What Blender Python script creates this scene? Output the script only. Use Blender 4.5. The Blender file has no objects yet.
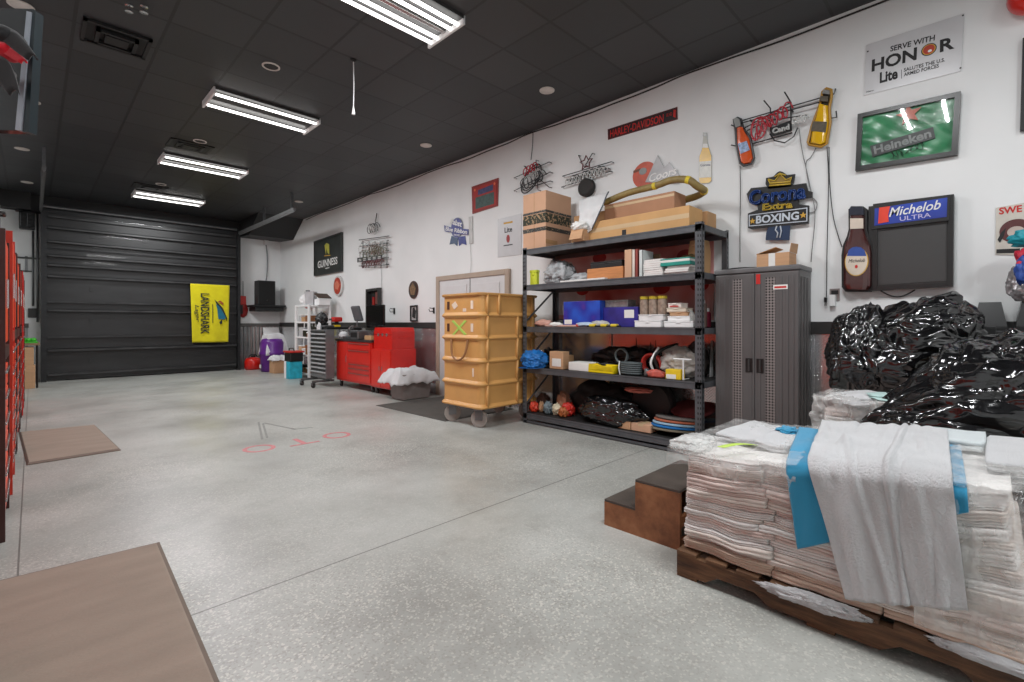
import bpy, bmesh, math, random
from mathutils import Vector, Matrix, noise
sc = bpy.context.scene
# ---------------------------------------------------------------- camera, world, exposure
F, CX, CY, CAMH = 480.0, 512.0, 323.0, 1.25
S2 = math.sqrt(0.5)
cam = bpy.data.cameras.new('camera'); co = bpy.data.objects.new('camera', cam)
sc.collection.objects.link(co); sc.camera = co
cam.sensor_fit = 'HORIZONTAL'; cam.sensor_width = 36.0
cam.lens = 36.0 * F / 1024.0
cam.shift_y = -(341.0 - CY) / 1024.0
cam.clip_start = 0.05
co.location = (0, 0, CAMH)
co.rotation_euler = (math.pi / 2, 0, -math.pi / 4)
w = bpy.data.worlds.new('world'); sc.world = w; w.use_nodes = True
w.node_tree.nodes['Background'].inputs[0].default_value = (0.9, 0.95, 1, 1)
w.node_tree.nodes['Background'].inputs[1].default_value = 0.3
sc.view_settings.view_transform = 'Standard'; sc.view_settings.look = 'None'
sc.view_settings.exposure = 0.0; sc.view_settings.gamma = 1.0
sc.view_settings.use_curve_mapping = False
XW, YB, ZC, XL, YN = 5.05, 14.5, 3.98, -0.80, -3.2     # room: right wall, back wall, ceiling, left wall, near wall
TUBE_E, AREA_W = 3.0, 76.0
FIX = [(2.1, 12.6), (2.1, 9.6), (2.1, 6.6), (2.1, 3.58), (2.1, 0.6), (2.1, -1.9)]  # last two fixtures are out of view, added to light the room
def area(x, y, z, sx, sy, pw):
    l = bpy.data.lights.new('ceiling_lamp', 'AREA'); l.shape = 'RECTANGLE'; l.size = sx; l.size_y = sy
    l.energy = pw; l.color = (.975, .99, 1)
    o = bpy.data.objects.new('ceiling_lamp', l); o.location = (x, y, z); sc.collection.objects.link(o); return o
for i_, (fx, fy) in enumerate(FIX):
    rows_ = (-.2, -.1, .1, .2) if i_ == 3 else (-.19, .19)
    for r_ in rows_: area(fx, fy + r_, 3.894, 1.15, .022, AREA_W / len(rows_))

# ---------------------------------------------------------------- helpers
def P(px, py, X=None, Y=None, Z=None):
    """the point of the place seen at a pixel of the photograph, on a plane X=, Y= or Z="""
    u = (px - CX) / F; v = (CY - py) / F
    d = Vector((S2 * (1 + u), S2 * (1 - u), v))
    if X is not None: t = X / d.x
    elif Y is not None: t = Y / d.y
    else: t = (Z - CAMH) / d.z
    return d * t + Vector((0, 0, CAMH))
MATS = {}
class N:
    def __init__(s, name):
        s.m = bpy.data.materials.new(name); s.m.use_nodes = True; s.t = s.m.node_tree
        s.b = s.t.nodes['Principled BSDF']; s.out = s.t.nodes['Material Output']
    def n(s, t, **k):
        x = s.t.nodes.new(t)
        for a, b in k.items(): setattr(x, a, b)
        return x
    def l(s, a, b): s.t.links.new(a, b)
    def math(s, op, a, b=None, c=None):
        x = s.n('ShaderNodeMath', operation=op)
        for i, v in enumerate((a, b, c)):
            if v is None: continue
            if isinstance(v, (int, float)): x.inputs[i].default_value = v
            else: s.l(v, x.inputs[i])
        return x.outputs[0]
    def coord(s, kind='Object'): return s.n('ShaderNodeTexCoord').outputs[kind]
    def noise(s, scale, detail=4, vec=None, rough=0.5, stretch=None):
        x = s.n('ShaderNodeTexNoise'); x.inputs['Scale'].default_value = scale; x.inputs['Detail'].default_value = detail
        x.inputs['Roughness'].default_value = rough
        v = vec if vec is not None else s.coord()
        if stretch:
            m = s.n('ShaderNodeMapping'); m.inputs['Scale'].default_value = stretch; s.l(v, m.inputs[0]); v = m.outputs[0]
        s.l(v, x.inputs['Vector']); return x.outputs['Fac']
    def ramp(s, fac, stops):
        r = s.n('ShaderNodeValToRGB'); e = r.color_ramp.elements
        while len(e) < len(stops): e.new(0.5)
        for i, (p, c) in enumerate(stops):
            e[i].position = p; e[i].color = (*c, 1) if len(c) == 3 else c
        s.l(fac, r.inputs[0]); return r.outputs[0]
    def mix(s, f, a, b):
        x = s.n('ShaderNodeMix', data_type='RGBA')
        for i, v in ((0, f), (6, a), (7, b)):
            if isinstance(v, (int, float)): x.inputs[i].default_value = v
            elif isinstance(v, tuple): x.inputs[i].default_value = (*v, 1)
            else: s.l(v, x.inputs[i])
        return x.outputs[2]
    def bump(s, h, st=0.3, dist=0.01):
        x = s.n('ShaderNodeBump'); x.inputs['Strength'].default_value = st; x.inputs['Distance'].default_value = dist
        s.l(h, x.inputs['Height']); s.l(x.outputs[0], s.b.inputs['Normal'])
def lin(c):
    f = lambda v: v / 12.92 if v <= 0.04045 else ((v + 0.055) / 1.055) ** 2.4
    return tuple(f(v / 255.0) for v in c)
def M(name, rgb, rough=0.5, metal=0.0, var=0.12, scale=8, bump=0.0, bscale=60, emit=0.0, coat=0.0, stretch=None, bdist=0.004):
    """procedural material from an 8-bit colour, mottled a little"""
    if name in MATS: return MATS[name]
    k = N(name); c = lin(rgb)
    f = k.noise(scale, 5, stretch=stretch)
    lo = tuple(v * (1 - var) for v in c); hi = tuple(min(1, v * (1 + var)) for v in c)
    k.l(k.ramp(f, [(0.3, lo), (0.7, hi)]), k.b.inputs['Base Color'])
    k.b.inputs['Roughness'].default_value = rough; k.b.inputs['Metallic'].default_value = metal
    if coat: k.b.inputs['Coat Weight'].default_value = coat
    if bump: k.bump(k.noise(bscale, 6, stretch=stretch), bump, bdist)
    if emit:
        k.b.inputs['Emission Color'].default_value = (*c, 1); k.b.inputs['Emission Strength'].default_value = emit
    MATS[name] = k.m; return k.m
COL = sc.collection
class MB:
    """collects shapes and links them as ONE mesh object"""
    def __init__(s): s.bm = bmesh.new(); s.xf = Matrix()
    def _add(s, vs, fs):
        v = [s.bm.verts.new(s.xf @ Vector(p)) for p in vs]
        for f in fs:
            try: s.bm.faces.new([v[i] for i in f])
            except ValueError: pass
        return v
    def box(s, a, b, bev=0.0, rot=None):
        a, b = Vector(a), Vector(b); c = (a + b) / 2; h = (b - a) / 2
        t = bmesh.new(); bmesh.ops.create_cube(t, size=1)
        for v in t.verts: v.co = Vector((v.co.x * 2 * h.x, v.co.y * 2 * h.y, v.co.z * 2 * h.z))
        if bev: bmesh.ops.bevel(t, geom=t.edges[:], offset=min(bev, abs(h.x) * .9, abs(h.y) * .9, abs(h.z) * .9), segments=2, affect='EDGES', profile=0.6)
        m = Matrix.Translation(c) @ (rot.to_4x4() if rot else Matrix())
        s._bm(t, m); return s
    def _bm(s, t, m=Matrix()):
        t.verts.index_update()
        s._add([m @ v.co for v in t.verts], [[v.index for v in f.verts] for f in t.faces]); t.free()
    def prism(s, pts, z0, z1):
        n = len(pts)
        s._add([(x, y, z0) for x, y in pts] + [(x, y, z1) for x, y in pts],
               [list(range(n))[::-1], list(range(n, 2 * n))] + [[i, (i + 1) % n, n + (i + 1) % n, n + i] for i in range(n)])
        return s
    def slab(s, quad, th):
        """thin solid with four corners, thickness th along its normal"""
        q = [Vector(p) for p in quad]; nn = (q[1] - q[0]).cross(q[2] - q[1]).normalized() * th
        v = q + [p + nn for p in q]
        s._add(v, [[3, 2, 1, 0], [4, 5, 6, 7]] + [[i, (i + 1) % 4, 4 + (i + 1) % 4, 4 + i] for i in range(4)]); return s
    def tube(s, pts, r, n=8, closed=False):
        pts = [Vector(p) for p in pts]; m = len(pts)
        rs = r if isinstance(r, (list, tuple)) else [r] * m
        rings = []; up = None
        for i, p in enumerate(pts):
            if closed: d = pts[(i + 1) % m] - pts[i - 1]
            else: d = pts[min(i + 1, m - 1)] - pts[max(i - 1, 0)]
            if d.length < 1e-9: d = Vector((0, 0, 1))
            d.normalize()
            if up is None or abs(up.dot(d)) > .98: up = Vector((0, 0, 1)) if abs(d.z) < .9 else Vector((1, 0, 0))
            a = d.cross(up).normalized(); b = a.cross(d).normalized(); up = b
            rings.append([s.bm.verts.new(s.xf @ (p + (a * math.cos(t) + b * math.sin(t)) * rs[i])) for t in [2 * math.pi * j / n for j in range(n)]])
        for i in range(m if closed else m - 1):
            A, B = rings[i], rings[(i + 1) % m]
            for j in range(n): s.bm.faces.new([A[j], A[(j + 1) % n], B[(j + 1) % n], B[j]])
        if not closed: s.bm.faces.new(rings[0][::-1]); s.bm.faces.new(rings[-1])
        return s
    def cyl(s, p, q, r, n=20, r2=None): return s.tube([p, q], [r, r if r2 is None else r2], n)
    def lathe(s, prof, c=(0, 0, 0), n=24, axis='Z'):
        c = Vector(c); rings = []
        for r, h in prof:
            ring = []
            for j in range(n):
                t = 2 * math.pi * j / n; x, y = r * math.cos(t), r * math.sin(t)
                p = {'Z': (x, y, h), 'X': (h, x, y), 'Y': (y, h, x)}[axis]
                ring.append(s.bm.verts.new(s.xf @ (c + Vector(p))))
            rings.append(ring)
        for A, B in zip(rings, rings[1:]):
            for j in range(n): s.bm.faces.new([A[j], A[(j + 1) % n], B[(j + 1) % n], B[j]])
        s.bm.faces.new(rings[0][::-1]); s.bm.faces.new(rings[-1]); return s
    def grid(s, fn, nu, nv):
        """surface fn(u, v), u and v in 0..1"""
        V = [[s.bm.verts.new(s.xf @ Vector(fn(i / nu, j / nv))) for j in range(nv + 1)] for i in range(nu + 1)]
        for i in range(nu):
            for j in range(nv): s.bm.faces.new([V[i][j], V[i + 1][j], V[i + 1][j + 1], V[i][j + 1]])
        return s
    def build(s, name, mat, parent=None, smooth=False, solid=0.0, sub=0, flip=True):
        if flip: bmesh.ops.recalc_face_normals(s.bm, faces=s.bm.faces[:])
        me = bpy.data.meshes.new(name); s.bm.to_mesh(me); s.bm.free()
        if mat: me.materials.append(mat)
        o = bpy.data.objects.new(name, me); COL.objects.link(o)
        if parent: o.parent = parent
        if smooth:
            for p in me.polygons: p.use_smooth = True
        if solid:
            md = o.modifiers.new('thickness', 'SOLIDIFY'); md.thickness = solid; md.offset = 0
        if sub:
            md = o.modifiers.new('smooth', 'SUBSURF'); md.levels = sub; md.render_levels = sub
        return o
def tag(o, label, cat, group=None, kind=None):
    o['label'] = label; o['category'] = cat
    if group: o['group'] = group
    if kind: o['kind'] = kind
    return o
def thing(name, label, cat, loc=(0, 0, 0), rz=0.0, group=None, rot=None):
    o = bpy.data.objects.new(name, None); COL.objects.link(o); o.empty_display_size = 0.1
    if rot is not None: o.matrix_world = Matrix.Translation(Vector(loc)) @ rot.to_4x4()
    else: o.location = loc; o.rotation_euler = (0, 0, rz)
    return tag(o, label, cat, group)
def struct(name, mb, mat, parent=None, **k):
    o = mb.build(name, mat, parent, **k)
    if parent is None: o['kind'] = 'structure'
    return o
def copy_thing(o, parent=None):
    c = o.copy(); COL.objects.link(c)
    if parent: c.parent = parent
    for ch in [x for x in bpy.data.objects if x.parent == o]: copy_thing(ch, c)
    return c
OCT = [4]
def fbm(p, o=None): return noise.fractal(Vector(p), 1.0, 2.0, o or OCT[0])
def blob(mb, c, r, seed, amp=0.12, freq=2.5, crease=0.0, cf=5.0, sub=4, flat=None, stretch=(1, 1, 1), warp=None):
    """lumpy closed body: ellipsoid with noise and sharp creases; flat = height of the surface it lies on"""
    t = bmesh.new(); bmesh.ops.create_icosphere(t, subdivisions=sub, radius=1)
    c = Vector(c); r = Vector(r); sd = Vector((seed * 7.3, seed * 3.1, seed * 1.7))
    for v in t.verts:
        p = v.co.copy(); q = Vector((p.x * stretch[0], p.y * stretch[1], p.z * stretch[2]))
        k = 1 + amp * fbm(q * freq + sd)
        if crease:
            q2 = q + Vector((noise.noise(q * 2 + sd), noise.noise(q * 2.1 - sd), noise.noise(q * 1.9 + sd * 2))) * .6
            k -= crease * max(0, 1 - abs(noise.noise(q2 * cf + sd)) * 3.0) ** 2
            k += crease * .6 * max(0, 1 - abs(noise.noise(q2 * cf * 1.7 - sd)) * 5.0)
        v.co = Vector((p.x * r.x * k, p.y * r.y * k, p.z * r.z * k)) + c
        if warp: v.co = warp(v.co)
        if flat is not None and v.co.z < flat: v.co.z = flat + 0.001 * noise.noise(v.co * 9)
    mb._bm(t); return mb
def text_mesh(s, w=None, h=None, extrude=0.002, bold=0.0, shear=0.0, neon=0.0, spacing=1.0):
    cu = bpy.data.curves.new('text', 'FONT'); cu.body = s; cu.extrude = extrude; cu.offset = bold; cu.shear = shear
    cu.space_character = spacing
    cu.size = 0.5 if neon else 1.0; cu.align_x = 'CENTER'; cu.resolution_u = 3
    if neon: cu.fill_mode = 'NONE'; cu.extrude = 0; cu.bevel_depth = neon; cu.bevel_resolution = 1
    o = bpy.data.objects.new('text', cu); COL.objects.link(o)
    dg = bpy.context.evaluated_depsgraph_get(); me = bpy.data.meshes.new_from_object(o.evaluated_get(dg))
    bpy.data.objects.remove(o); bpy.data.curves.remove(cu)
    xs = [v.co.x for v in me.vertices]; ys = [v.co.y for v in me.vertices]
    x0, x1, y0, y1 = min(xs), max(xs), min(ys), max(ys)
    sx = w / (x1 - x0) if w else 1; sy = h / (y1 - y0) if h else sx
    if not w: sx = sy
    for v in me.vertices: v.co.x = (v.co.x - (x0 + x1) / 2) * sx; v.co.y = (v.co.y - (y0 + y1) / 2) * sy
    return me
ROT_R = Matrix(((0, 0, -1), (-1, 0, 0), (0, 1, 0)))      # local x -> -Y, y -> Z, z -> -X   (a picture on the right wall)
ROT_B = Matrix(((1, 0, 0), (0, 0, -1), (0, 1, 0)))       # local x -> X, y -> Z, z -> -Y    (a picture on the back wall)
class Sign:
    """something flat-mounted on the right wall (or on a plane Y=): drawn in its own upright plane"""
    def __init__(s, name, label, cat, px, py, group=None, Y=None, X=XW, off=0.0):
        s.off = off
        s.X, s.Y = (X, None) if Y is None else (None, Y)
        s.o = P(px, py, X=s.X, Y=s.Y); s.r = thing(name, label, cat, s.o, group=group, rot=ROT_R if Y is None else ROT_B)
    def loc(s, px, py):
        p = P(px, py, X=None if s.X is None else s.X - s.off, Y=s.Y)
        return (-(p.y - s.o.y), p.z - s.o.z) if s.Y is None else (p.x - s.o.x, p.z - s.o.z)
    def poly(s, name, pts, z0, z1, mat, parent=None, bev=0):
        mb = MB(); mb.prism([s.loc(*p) for p in pts], z0, z1); return mb.build(name, mat, parent or s.r)
    def frame(s, name, q, wd, z0, z1, mat, parent=None):
        L = [Vector(s.loc(*p)) for p in q]; c = sum(L, Vector((0, 0))) / 4; mb = MB()
        for i in range(4):
            a, b = L[i], L[(i + 1) % 4]; ia = a + Vector((wd if c.x > a.x else -wd, wd if c.y > a.y else -wd)); ib = b + Vector((wd if c.x > b.x else -wd, wd if c.y > b.y else -wd))
            mb.prism([tuple(a), tuple(b), tuple(ib), tuple(ia)], z0, z1)
        return mb.build(name, mat, parent or s.r)
    def disc(s, name, px, py, rw, rh, z0, z1, mat, parent=None, n=32, ang=0):
        c = Vector(s.loc(px, py)); mb = MB(); ca, sa = math.cos(ang), math.sin(ang)
        mb.prism([(c.x + rw * math.cos(t) * ca - rh * math.sin(t) * sa, c.y + rw * math.cos(t) * sa + rh * math.sin(t) * ca) for t in [2 * math.pi * i / n for i in range(n)]], z0, z1)
        return mb.build(name, mat, parent or s.r)
    def text(s, name, txt, pl, pr, hpx, z, mat, parent=None, **k):
        a, b = Vector(s.loc(*pl)), Vector(s.loc(*pr)); m = ((pl[0] + pr[0]) / 2, (pl[1] + pr[1]) / 2)
        h = abs(s.loc(m[0], m[1] - hpx / 2)[1] - s.loc(m[0], m[1] + hpx / 2)[1])
        me = text_mesh(txt, (b - a).length, h, **k); me.materials.clear(); me.materials.append(mat)
        c = (a + b) / 2; an = math.atan2((b - a).y, (b - a).x)
        for v in me.vertices:
            x, y = v.co.x, v.co.y
            v.co = Vector((c.x + x * math.cos(an) - y * math.sin(an), c.y + x * math.sin(an) + y * math.cos(an), z + v.co.z))
        o = bpy.data.objects.new(name, me); COL.objects.link(o); o.parent = parent or s.r; return o
    def tubes(s, name, paths, r, mat, parent=None, n=6):
        mb = MB()
        for path in paths: mb.tube([(*s.loc(p[0], p[1]), p[2]) for p in path], r, n)
        return mb.build(name, mat, parent or s.r, smooth=True)
def bez(pts, n=6):
    """smooth curve through points (Catmull-Rom)"""
    pts = [Vector(p) for p in pts]; out = []; q = [pts[0]] + pts + [pts[-1]]
    for i in range(len(pts) - 1):
        a, b, c, d = q[i:i + 4]
        for j in range(n):
            t = j / n; out.append(0.5 * ((2 * b) + (c - a) * t + (2 * a - 5 * b + 4 * c - d) * t * t + (3 * b - a - 3 * c + d) * t ** 3))
    return out + [pts[-1]]

# ---------------------------------------------------------------- shared materials
white = M('white_paint', (236, 236, 236), .6, var=.02)
black = M('black_plastic', (22, 22, 23), .45, var=.2)
blackm = M('black_metal', (34, 35, 37), .42, .3, var=.25, scale=14, bump=.1)
greym = M('grey_metal', (120, 122, 124), .38, .8, var=.15)
chrome = M('bright_metal', (190, 190, 190), .25, .9, var=.05)
rubber = M('rubber', (48, 46, 45), .8)
cardb = M('cardboard', (196, 154, 118), .85, var=.08, scale=3, bump=.15, bscale=30, stretch=(1, 1, 12))
cardb2 = M('cardboard_tan', (186, 146, 104), .85, var=.10, scale=4)
paper = M('white_paper', (228, 226, 222), .8, var=.04)
red = M('red_enamel', (205, 30, 22), .28, var=.06, coat=.3)
redtext = M('red_print', (196, 34, 30), .5)
blktext = M('black_print', (30, 29, 30), .6)
tape = M('packing_tape', (206, 178, 140), .3, var=.03)
# right wall paint
k = N('wall_paint'); f = k.noise(1.3, 5)
k.l(k.ramp(f, [(.3, lin((228, 230, 230))), (.7, lin((238, 239, 239)))]), k.b.inputs['Base Color']); k.b.inputs['Roughness'].default_value = .55
k.bump(k.noise(120, 3), .06, .002); wallm = k.m
# ceiling tiles
k = N('ceiling_tiles'); g = k.n('ShaderNodeNewGeometry').outputs['Position']; sp = k.n('ShaderNodeSeparateXYZ'); k.l(g, sp.inputs[0])
def edge(c, off, per=0.61, wd=.022):
    a = k.math('FRACT', k.math('DIVIDE', k.math('ADD', c, off), per)); b = k.math('ABSOLUTE', k.math('SUBTRACT', a, .5)); return k.math('GREATER_THAN', b, .5 - wd)
e = k.math('MAXIMUM', edge(sp.outputs[0], .34), edge(sp.outputs[1], .22))
cell = k.n('ShaderNodeCombineXYZ'); k.l(k.math('FLOOR', k.math('DIVIDE', k.math('ADD', sp.outputs[0], .34), .61)), cell.inputs[0]); k.l(k.math('FLOOR', k.math('DIVIDE', k.math('ADD', sp.outputs[1], .22), .61)), cell.inputs[1])
wn = k.n('ShaderNodeTexWhiteNoise'); k.l(cell.outputs[0], wn.inputs[0])
base = k.ramp(wn.outputs[0], [(0, lin((49, 50, 52))), (1, lin((60, 61, 63)))])
k.l(k.mix(e, base, lin((38, 38, 39))), k.b.inputs['Base Color']); k.b.inputs['Roughness'].default_value = .5
k.bump(k.math('SUBTRACT', k.math('MULTIPLY', k.noise(90, 4, vec=g), .25), e), .6, .006); ceilm = k.m
# floor: ground concrete with aggregate, saw-cut joint, wear
k = N('ground_concrete'); g = k.n('ShaderNodeNewGeometry').outputs['Position']; sp = k.n('ShaderNodeSeparateXYZ'); k.l(g, sp.inputs[0])
c1 = k.ramp(k.noise(.9, 7, vec=g, rough=.62), [(.3, lin((138, 138, 133))), (.5, lin((163, 164, 159))), (.75, lin((182, 183, 179)))])
v = k.n('ShaderNodeTexVoronoi'); v.inputs['Scale'].default_value = 120; k.l(g, v.inputs['Vector'])
agg = k.ramp(k.n('ShaderNodeSeparateColor').outputs[0], [(0, (0, 0, 0)), (1, (1, 1, 1))])
sc_ = k.n('ShaderNodeSeparateColor'); k.l(v.outputs['Color'], sc_.inputs[0])
mask = k.ramp(k.noise(.55, 4, vec=g), [(.40, (0, 0, 0)), (.60, (1, 1, 1))])
light = k.math('MULTIPLY', k.math('GREATER_THAN', sc_.outputs[0], .86), .42)
dark = k.math('MULTIPLY', k.math('LESS_THAN', sc_.outputs[0], .16), .38)
mk = k.n('ShaderNodeRGBToBW'); k.l(mask, mk.inputs[0]); mk2 = k.math('ADD', k.math('MULTIPLY', mk.outputs[0], .7), .3)
c2 = k.mix(k.math('MULTIPLY', light, mk2), c1, lin((222, 218, 208))); c3 = k.mix(k.math('MULTIPLY', dark, mk2), c2, lin((118, 112, 105)))
def line(coord, at, wd): return k.math('LESS_THAN', k.math('ABSOLUTE', k.math('SUBTRACT', coord, at)), wd)
j = k.math('MAXIMUM', k.math('MAXIMUM', line(sp.outputs[1], 2.42, .005), line(sp.outputs[1], 8.6, .005)), line(sp.outputs[0], -.05, .004))
c4 = k.mix(k.math('MULTIPLY', j, .75), c3, lin((88, 86, 83)))
st = k.ramp(k.noise(2.6, 6, vec=g, rough=.7), [(.56, (0, 0, 0)), (.78, (1, 1, 1))]); sb = k.n('ShaderNodeRGBToBW'); k.l(st, sb.inputs[0])
c5 = k.mix(k.math('MULTIPLY', sb.outputs[0], .5), c4, lin((128, 125, 120)))
k.l(c5, k.b.inputs['Base Color']); k.l(k.ramp(k.noise(1.1, 5, vec=g), [(.3, (.30,) * 3), (.7, (.50,) * 3)]), k.b.inputs['Roughness'])
k.bump(k.math('SUBTRACT', k.math('MULTIPLY', k.noise(160, 3, vec=g), .3), j), .25, .003); floorm = k.m
# diamond tread plate
def treadmat(name, axes, rgb, rough=.16, scale=.03, st=.5, metal=1.0):
    k = N(name); g = k.coord('Object'); sp = k.n('ShaderNodeSeparateXYZ'); k.l(g, sp.inputs[0])
    a, b = sp.outputs[axes[0]], sp.outputs[axes[1]]
    p = k.math('DIVIDE', k.math('ADD', a, b), scale); q = k.math('DIVIDE', k.math('SUBTRACT', a, b), scale)
    par = k.math('MODULO', k.math('ABSOLUTE', k.math('ADD', k.math('FLOOR', p), k.math('FLOOR', q))), 2)
    fp = k.math('SUBTRACT', k.math('FRACT', p), .5); fq = k.math('SUBTRACT', k.math('FRACT', q), .5)
    def ell(sa, sb): return k.math('ADD', k.math('POWER', k.math('MULTIPLY', k.math('ABSOLUTE', fp), sa), 2), k.math('POWER', k.math('MULTIPLY', k.math('ABSOLUTE', fq), sb), 2))
    e1, e2 = ell(2.1, 7), ell(7, 2.1)
    e = k.math('ADD', k.math('MULTIPLY', par, e1), k.math('MULTIPLY', k.math('SUBTRACT', 1, par), e2))
    h = k.math('MAXIMUM', k.math('SUBTRACT', 1, e), 0)
    k.bump(h, st, .004); c = lin(rgb)
    k.l(k.mix(k.noise(3, 4), tuple(x * .85 for x in c), c), k.b.inputs['Base Color'])
    k.b.inputs['Metallic'].default_value = metal; k.b.inputs['Roughness'].default_value = rough; return k.m
tread = treadmat('tread_plate', (1, 2), (214, 215, 216), metal=.82)
# fabrics
def cloth(name, rgb, rgb2=None, terry=.6, sc1=220, sheen=.3):
    if name in MATS: return MATS[name]
    k = N(name); c = lin(rgb); c2 = lin(rgb2) if rgb2 else tuple(v * .9 for v in c)
    k.l(k.ramp(k.noise(6, 5), [(.3, c2), (.7, c)]), k.b.inputs['Base Color']); k.b.inputs['Roughness'].default_value = .95
    k.b.inputs['Sheen Weight'].default_value = sheen
    k.bump(k.noise(sc1, 5, rough=.75), terry, .02 if terry > .9 else .010 if terry > .3 else .004); MATS[name] = k.m; return k.m
towel_w = cloth('white_terry', (234, 234, 236), terry=1.0, sc1=95); towel_b = cloth('blue_cotton', (46, 142, 182), terry=.2)
towel_m = cloth('mint_cotton', (178, 208, 204), terry=.2)
def film(name, rgb, amount, rough=.12, bsc=24, bst=.7):
    """thin clear wrapping film"""
    k = N(name); k.t.nodes.remove(k.b)
    tr = k.n('ShaderNodeBsdfTransparent'); pr = k.n('ShaderNodeBsdfPrincipled'); pr.inputs['Base Color'].default_value = (*lin(rgb), 1)
    pr.inputs['Roughness'].default_value = rough; pr.inputs['Specular IOR Level'].default_value = .8
    bp = k.n('ShaderNodeBump'); bp.inputs['Strength'].default_value = bst; bp.inputs['Distance'].default_value = .02
    nz = k.math('ABSOLUTE', k.math('SUBTRACT', k.noise(bsc, 5, rough=.55, stretch=(1, .6, 1.6)), .5)); k.l(nz, bp.inputs['Height']); k.l(bp.outputs[0], pr.inputs['Normal'])
    mx = k.n('ShaderNodeMixShader'); fac = k.ramp(k.noise(9, 6), [(.35, (amount * .5,) * 3), (.7, (min(1, amount * 1.6),) * 3)])
    k.l(fac, mx.inputs[0]); k.l(tr.outputs[0], mx.inputs[1]); k.l(pr.outputs[0], mx.inputs[2]); k.l(mx.outputs[0], k.out.inputs[0]); return k.m
wrap = film('clear_wrap', (238, 236, 233), .34)
bagm = N('black_bag'); bagm.b.inputs['Roughness'].default_value = .13
bagm.l(bagm.ramp(bagm.noise(4, 4), [(.3, lin((12, 12, 13))), (.7, lin((22, 22, 24)))]), bagm.b.inputs['Base Color'])
bagm.b.inputs['Specular IOR Level'].default_value = .9
h_ = bagm.math('ABSOLUTE', bagm.math('SUBTRACT', bagm.noise(2.4, 1.5, rough=.4, stretch=(1, .8, 2.6)), .5))
h2_ = bagm.math('ABSOLUTE', bagm.math('SUBTRACT', bagm.noise(7, 1.5, rough=.4, stretch=(1, .6, 2.4)), .5))
bagm.bump(bagm.math('ADD', h_, bagm.math('MULTIPLY', h2_, .16)), .8, .12); bagm = bagm.m
# ================================================================ THE SETTING
T = .15
struct('floor', MB().box((XL - T, YN - T, -.12), (XW + T, YB + T, 0)), floorm)
struct('ceiling', MB().box((XL - T, YN - T, ZC), (XW + T, YB + T, ZC + .12)), ceilm)
struct('wall_right', MB().box((XW, YN, 0), (XW + T, YB, ZC)), wallm)
struct('wall_left', MB().box((XL - T, YN, 0), (XL, YB, ZC)), wallm)
struct('wall_near', MB().box((XL - T, YN - T, 0), (XW + T, YN, ZC)), wallm)
struct('wall_back', MB().box((XL - T, YB, 0), (XW + T, YB + T, ZC)), wallm)
soff = M('soffit_black', (34, 34, 35), .6, var=.1)
mb = MB()
def prismx(mb, yz, x0, x1):
    n = len(yz); mb._add([(x0, a, b) for a, b in yz] + [(x1, a, b) for a, b in yz], [list(range(n)), list(range(n, 2 * n))[::-1]] + [[i, n + i, n + (i + 1) % n, (i + 1) % n] for i in range(n)]); return mb
struct('trim_1', prismx(mb, [(12.8, ZC - .001), (13.5, 3.52), (YB, 3.58), (YB, ZC - .001)], 3.95, XW - .001), soff)
struct('trim_2', MB().box((-.02, YB - .1, 3.60), (3.95, YB - .001, ZC - .001)).box((XL, YB - .3, 3.62), (-.02, YB - .001, ZC - .001)), soff)
railm = M('rail_black', (44, 43, 43), .5, var=.1)
# chair rail and tread plate wainscot; a door opening interrupts both
DY0, DY1 = 5.16, 6.80
mb = MB()
for a, b in ((YN, DY0 - .1), (DY1 + .1, YB - .002)): mb.box((XW - .022, a, 1.15), (XW - .001, b, 1.262), .004)
struct('trim_3', mb, railm)
mb = MB()
for a, b in ((YN, DY0 - .1), (DY1 + .1, YB - .002)): mb.box((XW - .012, a, .0), (XW - .001, b, 1.15))
struct('trim_4', mb, tread)
# plate seams with a bright cover strip
mb = MB()
for y in (.9, -1.0, 3.3, 8.3, 10.7): mb.box((XW - .016, y - .012, 0), (XW - .0125, y + .012, 1.15))
struct('trim_5', mb, greym)
# back wall wainscot of upright corrugated sheet, both sides of the big door
corr = M('corrugated_sheet', (176, 178, 178), .35, .85, var=.15, scale=5)
def corrug(mb, x0, x1, y, z0, z1, per=.09, amp=.012):
    n = int((x1 - x0) / per * 6)
    mb.grid(lambda u, v: (x0 + u * (x1 - x0), y - amp - amp * math.sin(u * (x1 - x0) / per * 2 * math.pi), z0 + v * (z1 - z0)), n, 1); return mb
struct('trim_6', corrug(MB(), 4.00, XW - .02, YB - .002, 0, 1.16), corr, solid=.002)
struct('trim_7', corrug(MB(), XL, -.06, YB - .002, 0, 1.16), corr, solid=.002)
struct('trim_8', MB().box((3.98, YB - .045, 1.15), (XW - .02, YB - .001, 1.24), .004).box((XL, YB - .045, 1.15), (-.05, YB - .001, 1.24), .004), M('rail_grey', (92, 90, 88), .5))
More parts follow.
